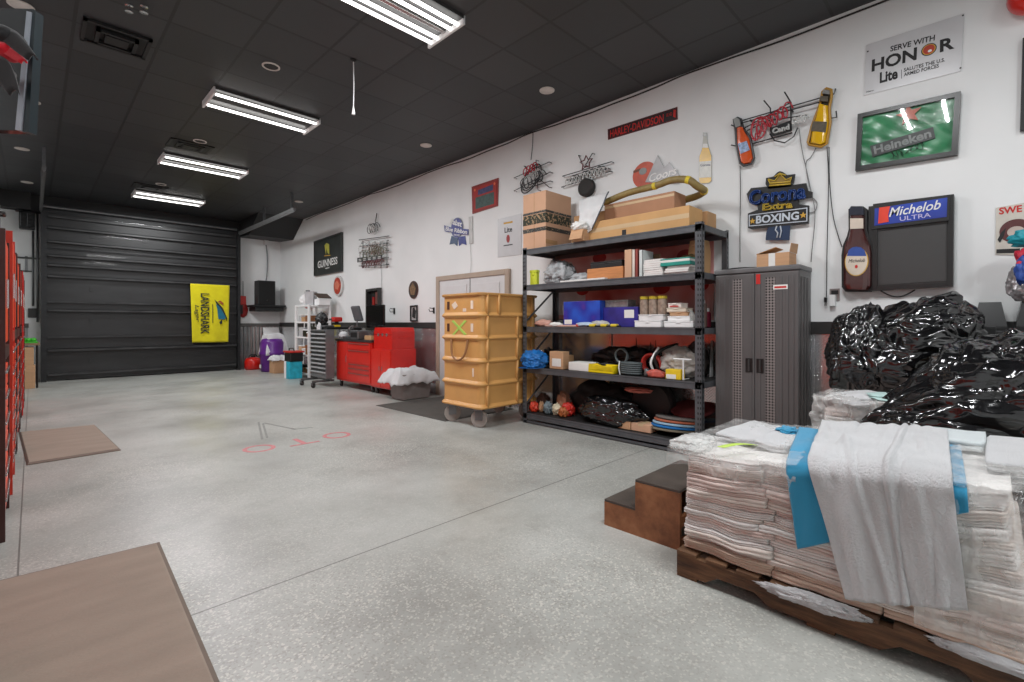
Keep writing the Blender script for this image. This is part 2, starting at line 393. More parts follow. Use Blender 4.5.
# large sectional door of black corrugated panels with angle ribs
doorm = M('door_black', (38, 38, 39), .42, .1, var=.25, scale=2, bump=.12, bscale=12, coat=.1, stretch=(1, 1, 4))
ribm = M('door_rib', (58, 58, 59), .4, .2, var=.55, scale=3.5, stretch=(1, 1, 8))
DX0, DX1, DYF, DZ = .22, 3.86, 14.28, 3.60
mb = MB().box((DX0, DYF, .02), (DX1, YB - .12, DZ))
dr = struct('door_1', mb, doorm)
for z, d, h in ((3.56, .07, .05), (3.32, .10, .05), (3.02, .11, .05), (2.72, .11, .05), (2.52, .11, .05), (2.28, .11, .05), (1.72, .07, .035), (1.55, .12, .05), (.96, .07, .035), (.70, .13, .06), (.17, .09, .05), (2.86, .03, .02)):
    MB().box((DX0 + .02, DYF - d, z - .012), (DX1 - .02, DYF, z)).box((DX0 + .02, DYF - d, z - h), (DX1 - .02, DYF - d + .008, z)).build('rib', ribm, dr)
for x in (.95, 1.9, 2.85):
    mb = MB()
    for z in (3.2, 2.88, 2.62, 2.4, 2.0, 1.3, .85, .4): mb.box((x - .035, DYF - .012, z - .05), (x + .035, DYF, z + .05), .004)
    mb.build('hinge', doorm, dr)
jm = M('jamb_black', (36, 37, 39), .45, .2)
struct('trim_9', MB().box((DX0 - .09, DYF - .16, 0), (DX0, DYF + .1, 3.66)).box((DX1, DYF - .16, 0), (DX1 + .06, DYF + .1, 3.62)).box((DX0 - .09, DYF - .02, 3.60), (DX1 + .06, DYF + .2, 3.70)), jm)
# horizontal door tracks hung from the ceiling
for x, nm in ((.13, 'left'), (3.86, 'right')):
    t = thing('door_track', f'long grey steel overhead door track running out from the {nm} jamb', 'door track', (x, 14.0, 3.62), group=None)
    mb = MB(); mb.box((-.025, -3.75, -.03), (.025, .0, .03)).box((-.012, -3.75, -.06), (.012, 0, -.03)); mb.build('rail', M('track_grey', (112, 112, 112), .45, .5), t)
    for dy in (-3.6, -1.9):
        MB().box((-.02, dy - .02, .03), (.02, dy + .02, .358)).build('hanger', greym, t)
struct('trim_10', MB().tube([(.15, 14.15, 3.72), (3.84, 14.15, 3.72)], .03, 10), greym)
# double door with tan casing in the right wall
casing = M('tan_casing', (176, 158, 142), .55, var=.06)
dpan = M('door_white', (214, 213, 214), .5, var=.03)
dd = struct('door_2', MB().box((XW - .03, DY0, 0), (XW - .001, DY1, 1.99)), dpan)
for a, b in ((DY0 + .12, (DY0 + DY1) / 2 - .08), ((DY0 + DY1) / 2 + .08, DY1 - .12)):
    MB().box((XW - .045, a, 1.0), (XW - .03, b, 1.88), .006).box((XW - .045, a, .16), (XW - .03, b, .86), .006).build('raised_panel', dpan, dd)
MB().box((XW - .034, (DY0 + DY1) / 2 - .006, 0), (XW - .0305, (DY0 + DY1) / 2 + .006, 1.99)).build('meeting_gap', blktext, dd)
MB().lathe([(.012, 0), (.012, .04), (.03, .05), (.03, .08), (.01, .09)], (0, 0, 0), 16).build('door_knob', chrome, dd).matrix_local = Matrix.Translation((XW - .045, 5.88, .98)) @ Matrix.Rotation(-math.pi / 2, 4, 'Y')
struct('trim_11', MB().box((XW - .05, DY0 - .09, 0), (XW - .001, DY0, 2.06), .006).box((XW - .05, DY1, 0), (XW - .001, DY1 + .09, 2.06), .006).box((XW - .05, DY0, 1.98), (XW - .001, DY1, 2.06), .006), casing)

# ================================================================ CEILING THINGS
tubem = M('lit_tube', (255, 253, 250), .4, emit=TUBE_E, var=0)
housing = M('lamp_housing', (62, 62, 62), .35, var=.02)
lens = film('lamp_lens', (240, 240, 240), .10, rough=.3)
wheres = ['nearest the black roll door', 'second from the black roll door', 'third from the black roll door', 'with four tubes at the top of the photo', 'added unseen overhead behind the camera', 'added unseen at the rear end of the room']
for i, (x, y) in enumerate(FIX):
    t = thing('ceiling_light', f'long fluorescent ceiling fixture {wheres[i]}', 'ceiling light', (x, y, ZC), group='fluorescent fixtures on the black ceiling')
    wy = .27
    mb = MB().box((-.61, -wy, -.03), (.61, wy, -.002))
    mb.build('housing', housing, t)
    rows = (-.2, -.1, .1, .2) if i == 3 else (-.19, .19)
    for r in rows: MB().cyl((-.585, r, -.058), (.585, r, -.058), .016, 12).build('tube', tubem, t)
    for s in (-1, 1):
        MB().box((s * .61 - .012, -wy, -.08), (s * .61 + .012, wy, -.002), .004).build('end_cap', white, t)
    if i == 3: MB().box((-.6, -.02, -.05), (.6, .02, -.03), .004).build('centre_spine', chrome, t)
    else:
        mb = MB(); mb.prism([(-wy + .14, -.031), (0, -.05), (wy - .14, -.031)], -.58, .58)
        o = mb.build('reflector', housing, t); o.rotation_euler = (math.pi / 2, 0, math.pi / 2)
# downlights and rings
ringm = M('ring_white', (214, 208, 202), .5)
dl = [(271, 66, 'open ring recessed downlight nearest the two tube fixture', 1), (547, 90, 'white round ceiling disc closest to the right wall', 0), (426, 145, 'small white ceiling disc right of the fixtures near the wall', 0), (299, 201.5, 'white ceiling disc above the black speaker corner', 0),
      (261, 219, 'tiny ceiling disc between track and roll door', 0), (200, 141, 'open ring downlight above the second far fixture', 1), (161, 184, 'open ring downlight above the farthest fixture', 1), (22, 148.5, 'white ceiling disc lowest but one at the left edge', 0),
      (27, 182, 'white ceiling disc above the left end of the roll door', 0), (31, 101, 'white ceiling disc beside the framed panel edge', 0), (21, 5, 'large white ceiling disc at the top left corner', 0)]
for px, py, lab, ring in dl:
    p = P(px, py, Z=ZC); t = thing('downlight', lab, 'downlight', p, group='round downlights in the black ceiling')
    MB().lathe([(.088, -.002), (.088, -.010), (.074, -.014), (.070, -.004)], (0, 0, 0), 28).build('trim_ring', ringm, t)
    MB().lathe([(.069, -.003), (.069, -.010 if not ring else -.005), (.01, -.013 if not ring else -.006)], (0, 0, 0), 24).build('baffle' if ring else 'cover_disc', M('baffle_dark', (40, 40, 40), .6) if ring else ringm, t)
# air vent
ps = [P(x, y, Z=ZC) for x, y in ((83, 16), (152, 38), (146, 58), (80, 37))]
x0, x1 = sorted((sum(p.x for p in ps[::3]) / 2, sum(p.x for p in ps[1:3]) / 2)); y0, y1 = sorted((sum(p.y for p in ps[:2]) / 2, sum(p.y for p in ps[2:]) / 2))
def vent(cx, cy, hx, hy, lab, dz=1.0):
    v = thing('ceiling_vent', lab, 'air vent', (cx, cy, ZC), group='black air diffusers in the ceiling'); vm = M('vent_black', (26, 26, 27), .5); vl = M('vent_dark', (12, 12, 12), .6)
    MB().box((-hx, -hy, -.012), (hx, hy, -.001)).build('backing', vl, v)
    for q, z in ((1, .03 * dz), (.62, .05 * dz)):
        MB().box((-hx * q, -hy * q, -z), (hx * q, -hy * q + .03, -.012)).box((-hx * q, hy * q - .03, -z), (hx * q, hy * q, -.012)).box((-hx * q, -hy * q, -z), (-hx * q + .03, hy * q, -.012)).box((hx * q - .03, -hy * q, -z), (hx * q, hy * q, -.012)).build('louvre_ring', vm, v)
    MB().box((-hx * .35, -hy * .35, -.012 - .035 * dz), (hx * .35, hy * .35, -.012), .004).build('centre_plate', vm, v)
vent((x0 + x1) / 2, (y0 + y1) / 2, (x1 - x0) / 2, (y1 - y0) / 2, 'large black stepped air diffuser in the dark ceiling at upper left')
for px, py, lab in ((190, 146, 'small black diffuser behind the second far fixture'), (150, 187, 'small black diffuser behind the farthest fixture')):
    p = P(px, py, Z=ZC); vent(p.x, p.y, .28, .22, lab, .45)
# pull cord with tip
p = P(353.5, 60, Z=ZC); q = P(353, 109, X=p.x)
t = thing('pull_cord', 'thin white pull cord hanging from the dark ceiling', 'pull cord', (p.x, p.y, ZC)); L = ZC - q.z
MB().lathe([(.03, -.001), (.03, -.01), (.008, -.02)], (0, 0, 0), 12).build('ceiling_hook', black, t)
MB().tube([(0, 0, -.02), (.004, 0, -L * .5), (0, 0, -L)], .005, 6).build('cord', white, t)
MB().lathe([(.006, -L + .02), (.014, -L - .03), (.018, -L - .06), (.004, -L - .065)], (0, 0, 0), 12).build('tip', white, t)
for px, py, lab in ((129, 5, 'tiny white sprinkler head at the top edge, left one'), (144, 6, 'tiny white sprinkler head at the top edge, right one')):
    p = P(px, py, Z=ZC); t = thing('sprinkler_head', lab, 'sprinkler', p, group='sprinkler heads')
    MB().lathe([(.03, -.001), (.03, -.008), (.012, -.012), (.012, -.05), (.03, -.055), (.03, -.06), (.004, -.062)], (0, 0, 0), 14).build('head', chrome, t)
# cable along the top of the right wall
pts = []; random.seed(5); y = -3.0
while y < 12.7:
    pts.append((XW - .02, y, ZC - .016 - .030 * abs(math.sin(y * 1.35)) - .012 * random.random())); y += .3
tag(MB().tube(bez(pts, 3), .008, 6).build('wall_cable', rubber, None, smooth=True), 'thin dark cable looping along the top edge of the white wall', 'cable')

# ================================================================ BACK WALL
YF = DYF - .15
# banner
def on_back(px, py, Y): return P(px, py, Y=Y)
ban = Sign('hanging_banner', 'yellow beer banner with sideways lettering hung on the black door', 'banner', 210, 314, Y=YF)
bm_ = cloth('banner_yellow', (226, 214, 22), (214, 200, 14), terry=.1)
q = [ban.loc(*p) for p in ((190.2, 283.5), (229.6, 285.5), (228.6, 342), (192.3, 342.5))]
def banf(u, v):
    a = [q[0][i] * (1 - u) + q[1][i] * u for i in (0, 1)]; b = [q[3][i] * (1 - u) + q[2][i] * u for i in (0, 1)]
    return (a[0] * (1 - v) + b[0] * v, a[1] * (1 - v) + b[1] * v, .012 * math.sin(u * 9 + v * 3) * v + .015 * math.cos((u - .5) * 6) * v * v)
MB().grid(banf, 24, 30).build('cloth', bm_, ban.r, smooth=True, solid=.004)
bx = M('banner_ink', (38, 44, 34), .7)
def vtext(txt, px0, py0, px1, py1, hpx, m, z=.034, **kk):
    ban.text('lettering', txt, (px0, py0), (px1, py1), hpx, z, m, **kk)
vtext('LANDSHARK', 204.8, 293.5, 204.6, 334, 7.6, bx, bold=.02, spacing=1.0)
vtext('Lager', 196, 305, 197.2, 322, 4.5, bx, shear=.3)
ban.poly('fin_emblem', [(215.5, 304), (217, 309), (218, 319), (224.5, 319.5), (225.3, 317), (222, 311), (218.5, 306)], .028, .034, M('fin_blue', (16, 104, 132), .6))
ban.poly('wave_emblem', [(214.2, 299.5), (217.5, 302.5), (222.5, 308), (226.8, 318), (226.3, 321), (224.8, 316), (220.5, 309.5), (216.2, 304)], .027, .031, bx)
ban.poly('bird_mark', [(217.5, 301.5), (219.8, 300.5), (223.5, 303.2), (222, 305), (220, 303)], .028, .034, M('rust_ink', (168, 86, 30), .6))
ban.poly('splash_mark', [(219, 322), (221.5, 319.8), (222, 323), (220, 324.5)], .028, .034, bx)
ban.poly('small_print', [(212, 304), (212.6, 304), (212.8, 323), (212.2, 323)], .030, .035, bx)
# speaker on a bracket shelf
p = P(268, 312, Y=YB)
sh = thing('wall_shelf', 'black wall shelf with moulded front under the loudspeaker', 'shelf', (4.54, 14.22, 1.66))
a, b = -.36, .47
MB().box((a, -.30, .03), (b, .27, .08), .008).build('top_board', black, sh)
MB().box((a + .05, -.26, -.09), (b - .04, .27, .03), .02).build('box_body', black, sh)
sp_ = thing('loudspeaker', 'black square loudspeaker standing on the wall shelf', 'speaker', (4.52, 14.12, 1.741))
MB().box((-.22, -.17, 0), (.22, .16, .66), .015).build('cabinet', black, sp_)
MB().box((-.20, -.182, .03), (.20, -.17, .63), .006).build('grille', M('grille_black', (14, 14, 14), .8, bump=.5, bscale=200), sp_)
MB().lathe([(.02, 0), (.02, .012), (.012, .016)], (0, -.182, .12), 12, 'Y').build('badge', greym, sp_)
tag(MB().tube(bez([(4.60, YB - .2, 2.39), (4.68, YB - .05, 2.6), (4.7, YB - .03, 3.1), (4.66, YB - .03, 3.50)]), .014, 6).build('speaker_cable', greym, None, smooth=True), 'grey cable running down from the soffit to the loudspeaker', 'cable')
t = thing('wall_box', 'small grey junction box under the black soffit at the corner', 'junction box', (4.66, YB - .05, 3.52)); MB().box((-.06, -.04, -.07), (.06, .045, .055), .01).build('body', white, t)
# red hand tool on the back wall
t = thing('wall_tool', 'red cordless tool with thin upright rod on the white wall beside the black door', 'tool', (4.07, YB - .06, 1.45))
zz = lambda py: P(240, py, Y=YB).z - 1.45
MB().box((-.09, -.03, zz(306)), (.07, .04, zz(296)), .02).build('upper_body', red, t)
blob(MB(), (0, 0, zz(310)), (.12, .05, .20), 3, .1).build('lower_body', M('dark_red_plastic', (150, 30, 26), .4), t, smooth=True)
MB().box((-.11, -.056, zz(314)), (-.02, -.04, zz(305)), .01).build('grip', rubber, t)
MB().tube([(0, 0, zz(297)), (0, 0.01, zz(281))], .008, 6).build('rod', greym, t)
# black fan heater and conduits, left of the door
t = thing('wall_heater', 'black caged unit mounted high left of the black door', 'heater', (-.19, YB - .2, 3.25))
wx = lambda px: P(px, 200, Y=14.3).x + .19; wz = lambda py: P(27, py, Y=14.3).z - 3.25
MB().box((wx(19), -.02, wz(229)), (wx(35), .15, wz(211)), .02).build('body', black, t)
mb = MB()
for i in range(5): mb.tube([(wx(20), -.05, wz(213 + i * 3.4)), (wx(34), -.05, wz(213 + i * 3.4))], .012, 6)
for i in range(3): mb.tube([(wx(20 + i * 7), -.05, wz(213)), (wx(20 + i * 7), -.05, wz(227))], .012, 6)
mb.build('cage', blackm, t)
MB().box((wx(15), .0, wz(212)), (wx(19), .1, wz(209)), .01).box((wx(30), .05, wz(211)), (wx(33), .195, wz(207)), .01).build('bracket', blackm, t)
for px, y0, y1, lab in ((33, 231, 306, 'grey conduit dropping from the caged heater to the outlet'), (37.5, 206, 322, 'grey conduit beside the left door jamb')):
    a = P(px, y0, Y=YB - .03); b = P(px, y1, Y=YB - .03)
    tag(MB().tube([a, b], .018, 8).build('conduit', greym, None, smooth=True), lab, 'conduit')
t = thing('wall_outlet', 'dark outlet box on the wall left of the roll door', 'outlet', P(32.5, 313, Y=YB)); MB().box((-.07, -.05, -.1), (.07, -.001, .1), .01).build('box', M('dark_box', (54, 54, 54), .5), t)
t = thing('hose_hook', 'white horizontal wall bracket left of the black door', 'bracket', P(25, 258, Y=YB)); MB().tube([(-.18, -.03, 0), (.22, -.03, .0)], .02, 6).tube([(-.18, -.03, -.28), (.12, -.03, -.28)], .015, 6).box((.0, -.03, -.3), (.04, -.001, .04)).build('rods', greym, t)
# folding table with carton stack
pz = .86
t = thing('folding_table', 'brown topped folding table against the back left corner', 'table', (-.35, 13.4, 0))
MB().box((-.40, -.45, pz - .04), (.46, .5, pz), .008).build('table_top', M('brown_laminate', (138, 112, 84), .5), t)
for sx in (-.36, .42):
    for sy in (-.4, .45): MB().tube([(sx, sy, 0), (sx, sy, pz - .04)], .016, 8).build('leg', black, t)
t = thing('plastic_tray', 'green tray of small things on the folding table', 'tray', (-.12, 13.2, pz + .001))
MB().box((-.2, -.15, 0), (.2, .15, .03), .01).build('base', M('green_plastic', (70, 176, 52), .4), t)
for i in range(5): blob(MB(), (-.14 + i * .07, 0, .06), (.045, .08, .045), i, .2, sub=3, flat=.028).build('content', M('green_plastic', (70, 176, 52), .4), t, smooth=True)
def carton(name, lab, loc, sx, sy, sz, rz=0, mat=None, group=None, tp=True, cat='box', label_face=None, flaps=False, stripes=None):
    """closed cardboard box: body with seam, tape as a part"""
    t = thing(name, lab, cat, loc, rz, group); m = mat or cardb
    mb = MB().box((-sx / 2, -sy / 2, 0), (sx / 2, sy / 2, sz), min(.006, sz * .1)); mb.build('body', m, t)
    if tp:
        e = .0012
        w_ = min(.055, sy * .35)
        MB().box((-sx / 2 - e, -w_ / 2, sz * .72), (-sx / 2, w_ / 2, sz + e)).box((-sx / 2 - e, -w_ / 2, sz), (sx / 2 + e, w_ / 2, sz + e)).box((sx / 2, -w_ / 2, sz * .72), (sx / 2 + e, w_ / 2, sz + e)).build('tape', tape, t)
    if label_face:     # (y0, y1, z0, z1) in fractions on the -X face
        a, b, c, d = label_face
        MB().box((-sx / 2 - .002, -sy / 2 + a * sy, c * sz), (-sx / 2, -sy / 2 + b * sy, d * sz)).build('label', paper, t)
    if flaps:
        for s in (-1, 1):
            MB().slab([(-sx / 2, s * sy / 2, sz), (sx / 2, s * sy / 2, sz), (sx / 2, s * sy * .12, sz + sy * .28), (-sx / 2, s * sy * .12, sz + sy * .28)], .004).build('flap', m, t)
    if stripes:
        for z0, z1, mt in stripes:
            e = .0015; mb = MB(); mb.box((-sx / 2 - e, -sy / 2 - e, z0 * sz), (sx / 2 + e, sy / 2 + e, z1 * sz)); mb.build('printed_band', mt, t)
    return t
carton('cardboard_box', 'upper tan box stacked under the folding table', (-.2, 13.2, .425), .45, .5, .36)
carton('cardboard_box', 'lower tan box on the floor under the folding table', (-.19, 13.2, .001), .47, .52, .423)

# ================================================================ LEFT: tall red cabinets, panel, mats
dkred = M('dark_red_metal', (86, 20, 18), .35, var=.15); orred = M('orange_red', (232, 66, 20), .35, var=.1)
def tall_cabinet(y, wd, h, side, face, lab, front=-.1, drawers=6):
    t = thing('tool_cabinet', lab, 'tool cabinet', (-.42, y + wd / 2, 0), group='tall red tool cabinets along the left wall')
    x0, x1, w2 = -.32, front + .42, wd / 2
    MB().box((x0, -w2, .0), (x1 - .045, w2, h), .006).box((x0, -w2, 0), (x1 - .02, -w2 + .02, h)).build('body', side, t)
    MB().box((x1 - .02, -w2, 0), (x1 + .0, -w2 + .05, h)).box((x1 - .02, w2 - .04, 0), (x1, w2, h)).box((x1 - .02, -w2 + .03, h * .58), (x1, w2 - .03, h * .62)).build('edge_frame', side, t)
    for k in range(drawers):
        z0 = .1 + k * (h * .56 - .1) / drawers; z1 = z0 + (h * .56 - .1) / drawers - .015
        d = MB().box((x1 - .045, -w2 + .055, z0), (x1 - .006, w2 - .045, z1), .004).build('drawer', face, t)
        MB().box((x1 - .006, -w2 + .1, z1 - .035), (x1 + .006, w2 - .1, z1 - .02), .003).build('handle', chrome, d)
    d = MB().box((x1 - .045, -w2 + .055, h * .63), (x1 - .006, w2 - .045, h - .03), .006).build('upper_door', face, t)
    MB().box((x1 - .006, -.03, h * .75), (x1 + .006, -.01, h * .85), .003).build('handle', chrome, d)
    return t
brn = M('brown_metal', (58, 26, 22), .4, var=.1)
tall_cabinet(3.98, .75, 1.79, brn, orred, 'brown sided tall cabinet nearest the camera at the left edge', -.108)
tall_cabinet(5.04, .70, 1.92, M('red_orange_metal', (190, 44, 24), .35, var=.15), orred, 'bright red sided tall cabinet, second in the left row', -.100)
tall_cabinet(5.82, .80, 1.92, M('charcoal_metal', (48, 38, 38), .4), orred, 'charcoal sided cabinet, third in the left row', -.103)
tall_cabinet(6.70, 1.2, 1.92, dkred, orred, 'dark red sided cabinet, fourth in the left row', -.10)
tall_cabinet(8.1, 1.0, 1.95, brn, orred, 'brown sided cabinet, fifth in the left row', -.095)
tall_cabinet(9.25, .80, 1.95, red, orred, 'bright red sided cabinet, sixth in the left row', -.085)
tall_cabinet(10.15, .8, 1.93, dkred, orred, 'dark sided cabinet at the far end of the left row', -.083)
tall_cabinet(2.5, 1.3, 1.85, brn, orred, 'wide red cabinet added unseen outside the left edge for its reflection', -.22)  # out of view, added to give the tread plate a red reflection
tall_cabinet(.9, 1.4, 1.85, brn, orred, 'wide red cabinet added unseen beside the camera for its reflection', -.22)  # also unseen, added for the red it reflects in the plate
t = thing('tool_case', 'black case under the orange and white box on the nearest left cabinet', 'case', (-.32, 4.25, 1.791)); MB().box((-.18, -.16, 0), (.18, .16, .20), .015).build('body', black, t); MB().tube([(.18, -.06, .12), (.2, -.06, .12), (.2, .06, .12), (.18, .06, .12)], .008, 6).build('handle', black, t)
carton('small_box', 'orange and white box on top of the nearest left cabinets', (-.32, 4.25, 1.992), .34, .3, .09, mat=M('orange_print', (222, 140, 104), .7), cat='box', label_face=(.1, .9, .1, .5))
# panel hung at the upper left with caps on it
D = 1.75
def Q(px, py, dd=D):
    u = (px - CX) / F; return Vector((S2 * (1 + u) * dd, S2 * (1 - u) * dd, CAMH + (CY - py) / F * dd))
t = thing('glass_board', 'dark glazed panel with silver edge at the upper left corner', 'panel', Q(0, 70))
o_ = Q(0, 70); L = lambda px, py, dd=D: Q(px, py, dd) - o_
bk = Vector((S2 * .05, S2 * .05, 0)) * -1
MB().slab([L(-60, 6), L(33.5, 9), L(27.5, 131), L(-60, 128)], .035).build('glass_pane', M('smoked_glass', (52, 54, 56), .12, var=.15), t)
MB().slab([L(26.5, 11, D - .02), L(31, 12, D - .02), L(20.5, 130.5, D - .02), L(15, 129.5, D - .02)], .02).build('silver_strip', M('silver_strip', (176, 182, 192), .3, .3), t)
MB().slab([L(31.5, 9, D - .015), L(35.5, 11, D - .015), L(28.5, 132, D - .015), L(23.5, 132, D - .015)], .03).build('edge_frame', M('teal_black', (30, 44, 50), .3), t)
MB().tube([L(-45, 60, D + .03), L(-45, 60, D + .03) + Vector((0, 0, ZC - Q(-45, 60).z - .01))], .012, 8).build('hanger', blackm, t)
capm = cloth('cap_black', (34, 34, 36), terry=.3)
def cap(lab, px, py, rpx, mt, brim, sd):
    d = D - .09; c = Q(px, py, d); t = thing('cap', lab, 'cap', c); r = rpx / F * d
    blob(MB(), (0, 0, 0), (r, r, r * .62), sd, .08, sub=4).build('crown', mt, t, smooth=True)
    b0 = Q(brim[0], brim[1], d - .02) - c; b1 = Q(brim[2], brim[3], d - .04) - c; w_ = (b1 - b0).length * .5
    mb = MB(); mb.grid(lambda u, v: b0 + (b1 - b0) * u + Vector((S2, -S2, 0)) * (v - .5) * w_ * (1 - u * u * .55) + Vector((0, 0, -.25 * w_ * (2 * v - 1) ** 2)), 8, 8); mb.build('brim', mt, t, smooth=True, solid=.006)
cap('black cap on top of the stack at the upper left panel', 3, 38, 17, capm, (8, 30, 33, 55), 2)
cap('black cap lower on the upper left panel', -6, 72, 16, capm, (-2, 56, 15, 90), 5)
cap('bright red cap between two black caps, upper left', 6, 52, 13, cloth('cap_red', (214, 24, 44), terry=.3), (8, 48, 24, 60), 8)
# floor mats
matm = M('mat_taupe', (146, 133, 120), .85, var=.10, scale=2.5, bump=.5, bscale=70, stretch=(1, 3, 1))
mate = M('mat_edge', (112, 98, 88), .8)
def mat_(lab, quad, th=.018, m=matm, e=mate, g='taupe anti-fatigue floor mats'):
    c = sum((Vector(q) for q in quad), Vector()) / 4; t = thing('floor_mat', lab, 'mat', c, group=g)
    L = [Vector(q) - c for q in quad]; I = [p * .96 for p in L]
    mb = MB(); mb._add([(*p.xy, 0.001) for p in L] + [(*p.xy, th * .35) for p in L] + [(*p.xy, th) for p in I], [[3, 2, 1, 0], [8, 9, 10, 11]] + [[i, (i + 1) % 4, 4 + (i + 1) % 4, 4 + i] for i in range(4)] + [[4 + i, 4 + (i + 1) % 4, 8 + (i + 1) % 4, 8 + i] for i in range(4)])
    mb.build('bevelled_edge', e, t)
    mb = MB(); mb._add([(*p.xy, th) for p in I] + [(*p.xy, th + .002) for p in [x * .985 for x in I]], [[4, 5, 6, 7], [3, 2, 1, 0]] + [[i, (i + 1) % 4, 4 + (i + 1) % 4, 4 + i] for i in range(4)]); mb.build('top_surface', m, t)
a = P(159.5, 543, Z=0); b = P(0, 581.5, Z=0); d_ = P(219, 682, Z=0); dirx = (b - a).normalized(); diry = (d_ - a).normalized()
mat_('large taupe rubber mat in the near left foreground', [a, a + dirx * .9, a + dirx * .9 + diry * 1.9, a + diry * 1.9])
mat_('small brown mat in front of the red cabinets', [P(95, 425.6, Z=0), P(19, 433, Z=0) , P(27, 465.5, Z=0), P(121, 450.5, Z=0)])
mat_('dark grey mat on the floor behind the orange bin', [(3.68, 6.60, 0), (3.70, 4.9, 0), (4.95, 4.9, 0), (4.95, 6.60, 0)], .012, M('mat_dark', (74, 70, 66), .9, bump=.3), M('mat_dark', (74, 70, 66), .9), 'dark doormats')
# painted marks on the floor
pk = M('faded_red_paint', (192, 120, 122), .6, var=.2, scale=20)
t = thing('floor_letters', 'faded red letters O T O painted on the concrete', 'floor marking', (2.0, 5.18, 0))
for i, ch in enumerate('OTO'):
    me = text_mesh(ch, .30, .30, .0006, 0.0); me.materials.clear(); me.materials.append(pk)
    o = bpy.data.objects.new('letter', me); COL.objects.link(o); o.parent = t; o.location = (-.40 + i * .40, -.02 + (i - 1) * 0.0, .0012); o.rotation_euler = (0, 0, math.pi)
t = thing('floor_triangle', 'faint dark pencil triangle drawn on the concrete behind red letters', 'floor marking', P(262, 425, Z=0)); o0 = P(262, 425, Z=0)
gk = M('grey_mark', (132, 132, 128), .7)
for a, b, w_ in (((258.6, 422), (262.3, 439.5), .012), ((263, 423.5), (267.2, 438), .012), ((264, 423), (296, 429.5), .018), ((292, 429.3), (313, 427.5), .012)):
    p, q = P(*a, Z=0) - o0, P(*b, Z=0) - o0; n = (q - p).cross(Vector((0, 0, 1))).normalized() * w_
    MB().slab([(p - n), (p + n), (q + n), (q - n)], .0012).build('line', gk, t)
# ================================================================ FAR CORNER
def caster(name, parent, x, y, r=.05, h=None, rz=0, fork=greym, tyre=rubber):
    h = h or r * 2.6
    o = MB().box((-.02 - .008, -.02, r), (-.02, .02, h)).box((.02, -.02, r), (.028, .02, h)).box((-.035, -.035, h - .008), (.035, .035, h)).build(name, fork, parent)
    o.location = (x, y, 0); o.rotation_euler = (0, 0, rz)
    MB().lathe([(r * .5, -.016), (r * .95, -.016), (r, -.01), (r, .01), (r * .95, .016), (r * .5, .016)], (0, 0, r), 20, 'X').build('wheel', tyre, o, smooth=False)
    return o
# red gas can, purple barrel etc. along the back wall
t = thing('gas_can', 'round red fuel can on the floor beside the black door', 'gas can', (4.22, 14.1, .001))
MB().lathe([(.17, 0), (.21, .03), (.21, .22), (.17, .30), (.06, .33)], (0, 0, 0), 28).build('body', red, t, smooth=True)
MB().lathe([(.05, .33), (.05, .37), (.03, .38)], (0, 0, 0), 16).build('cap', black, t)
MB().tube(bez([(-.12, 0, .30), (-.06, 0, .39), (.06, 0, .39), (.12, 0, .30)]), .012, 8).build('handle', black, t)
t = thing('fuel_jug', 'low dark red fuel jug between round can and purple barrel', 'gas can', (4.52, 13.80, .001)); MB().box((-.15, -.12, 0), (.15, .12, .2), .04).build('body', M('deep_red_plastic', (150, 24, 24), .4), t)
MB().tube([(0, 0, .2), (0, 0, .26)], .03, 10).build('cap', black, t)
pu = M('purple_plastic', (96, 34, 132), .35)
t = thing('plastic_drum', 'purple plastic drum half covered by a white cloth', 'barrel', (4.42, 13.22, .001))
MB().lathe([(.25, 0), (.28, .03), (.29, .42), (.31, .45), (.31, .49), (.29, .52), (.29, .74), (.25, .83), (.08, .87)], (0, 0, 0), 32).build('drum', pu, t, smooth=True)
MB().lathe([(.07, .865), (.07, .90), (.04, .91)], (0, 0, 0), 16).build('cap', black, t)
MB().box((-.32, -.10, .10), (-.306, -.01, .19)).build('label', paper, t)
def drape(name, lab, cat, c, rx, ry, drop, seed, mt, thick=.008, fold=.035, n=44, group=None, base=None):
    """cloth lying over something: flat in the middle, falling in folds round the rim"""
    t = None; c = Vector(c)
    def f(u, v):
        x, y = 2 * u - 1, 2 * v - 1; r = max(abs(x), abs(y)); k = max(0, (r - .55) / .45)
        z = -drop * k ** 1.3 + fold * noise.noise(Vector((x * 3, y * 3, seed))) - .02 * noise.noise(Vector((x * 7, y * 7, seed)))
        a = math.atan2(y, x); s = 1 - .16 * k + .035 * k * math.sin(a * 9 + seed) + .05 * k * math.sin(a * 4 - seed) + .12 * noise.noise(Vector((x * 2, y * 2, seed + 5)))
        return (x * rx * s, y * ry * s, z)
    o = MB().grid(f, n, n).build(name, mt, None, smooth=True, solid=thick); o.location = c
    return tag(o, lab, cat, group)
drape('dust_cloth', 'white cloth thrown over the purple drum', 'cloth', (4.46, 13.28, .955), .32, .36, .52, 3, towel_w)
carton('cardboard_box', 'open tan carton beside the purple drum with a cloth on it', (4.40, 12.68, .001), .36, .34, .36)
drape('rag', 'white rag on the tan carton beside the drum', 'cloth', (4.40, 12.68, .42), .25, .24, .10, 8, towel_w)
t = thing('leaning_board', 'white board leaning in the back corner behind the drum', 'board', (4.78, 14.0, 0))
MB().slab([(-.25, .0, .001), (.22, .0, .001), (.20, .42, 1.12), (-.22, .42, 1.12)], .015).build('panel', white, t)
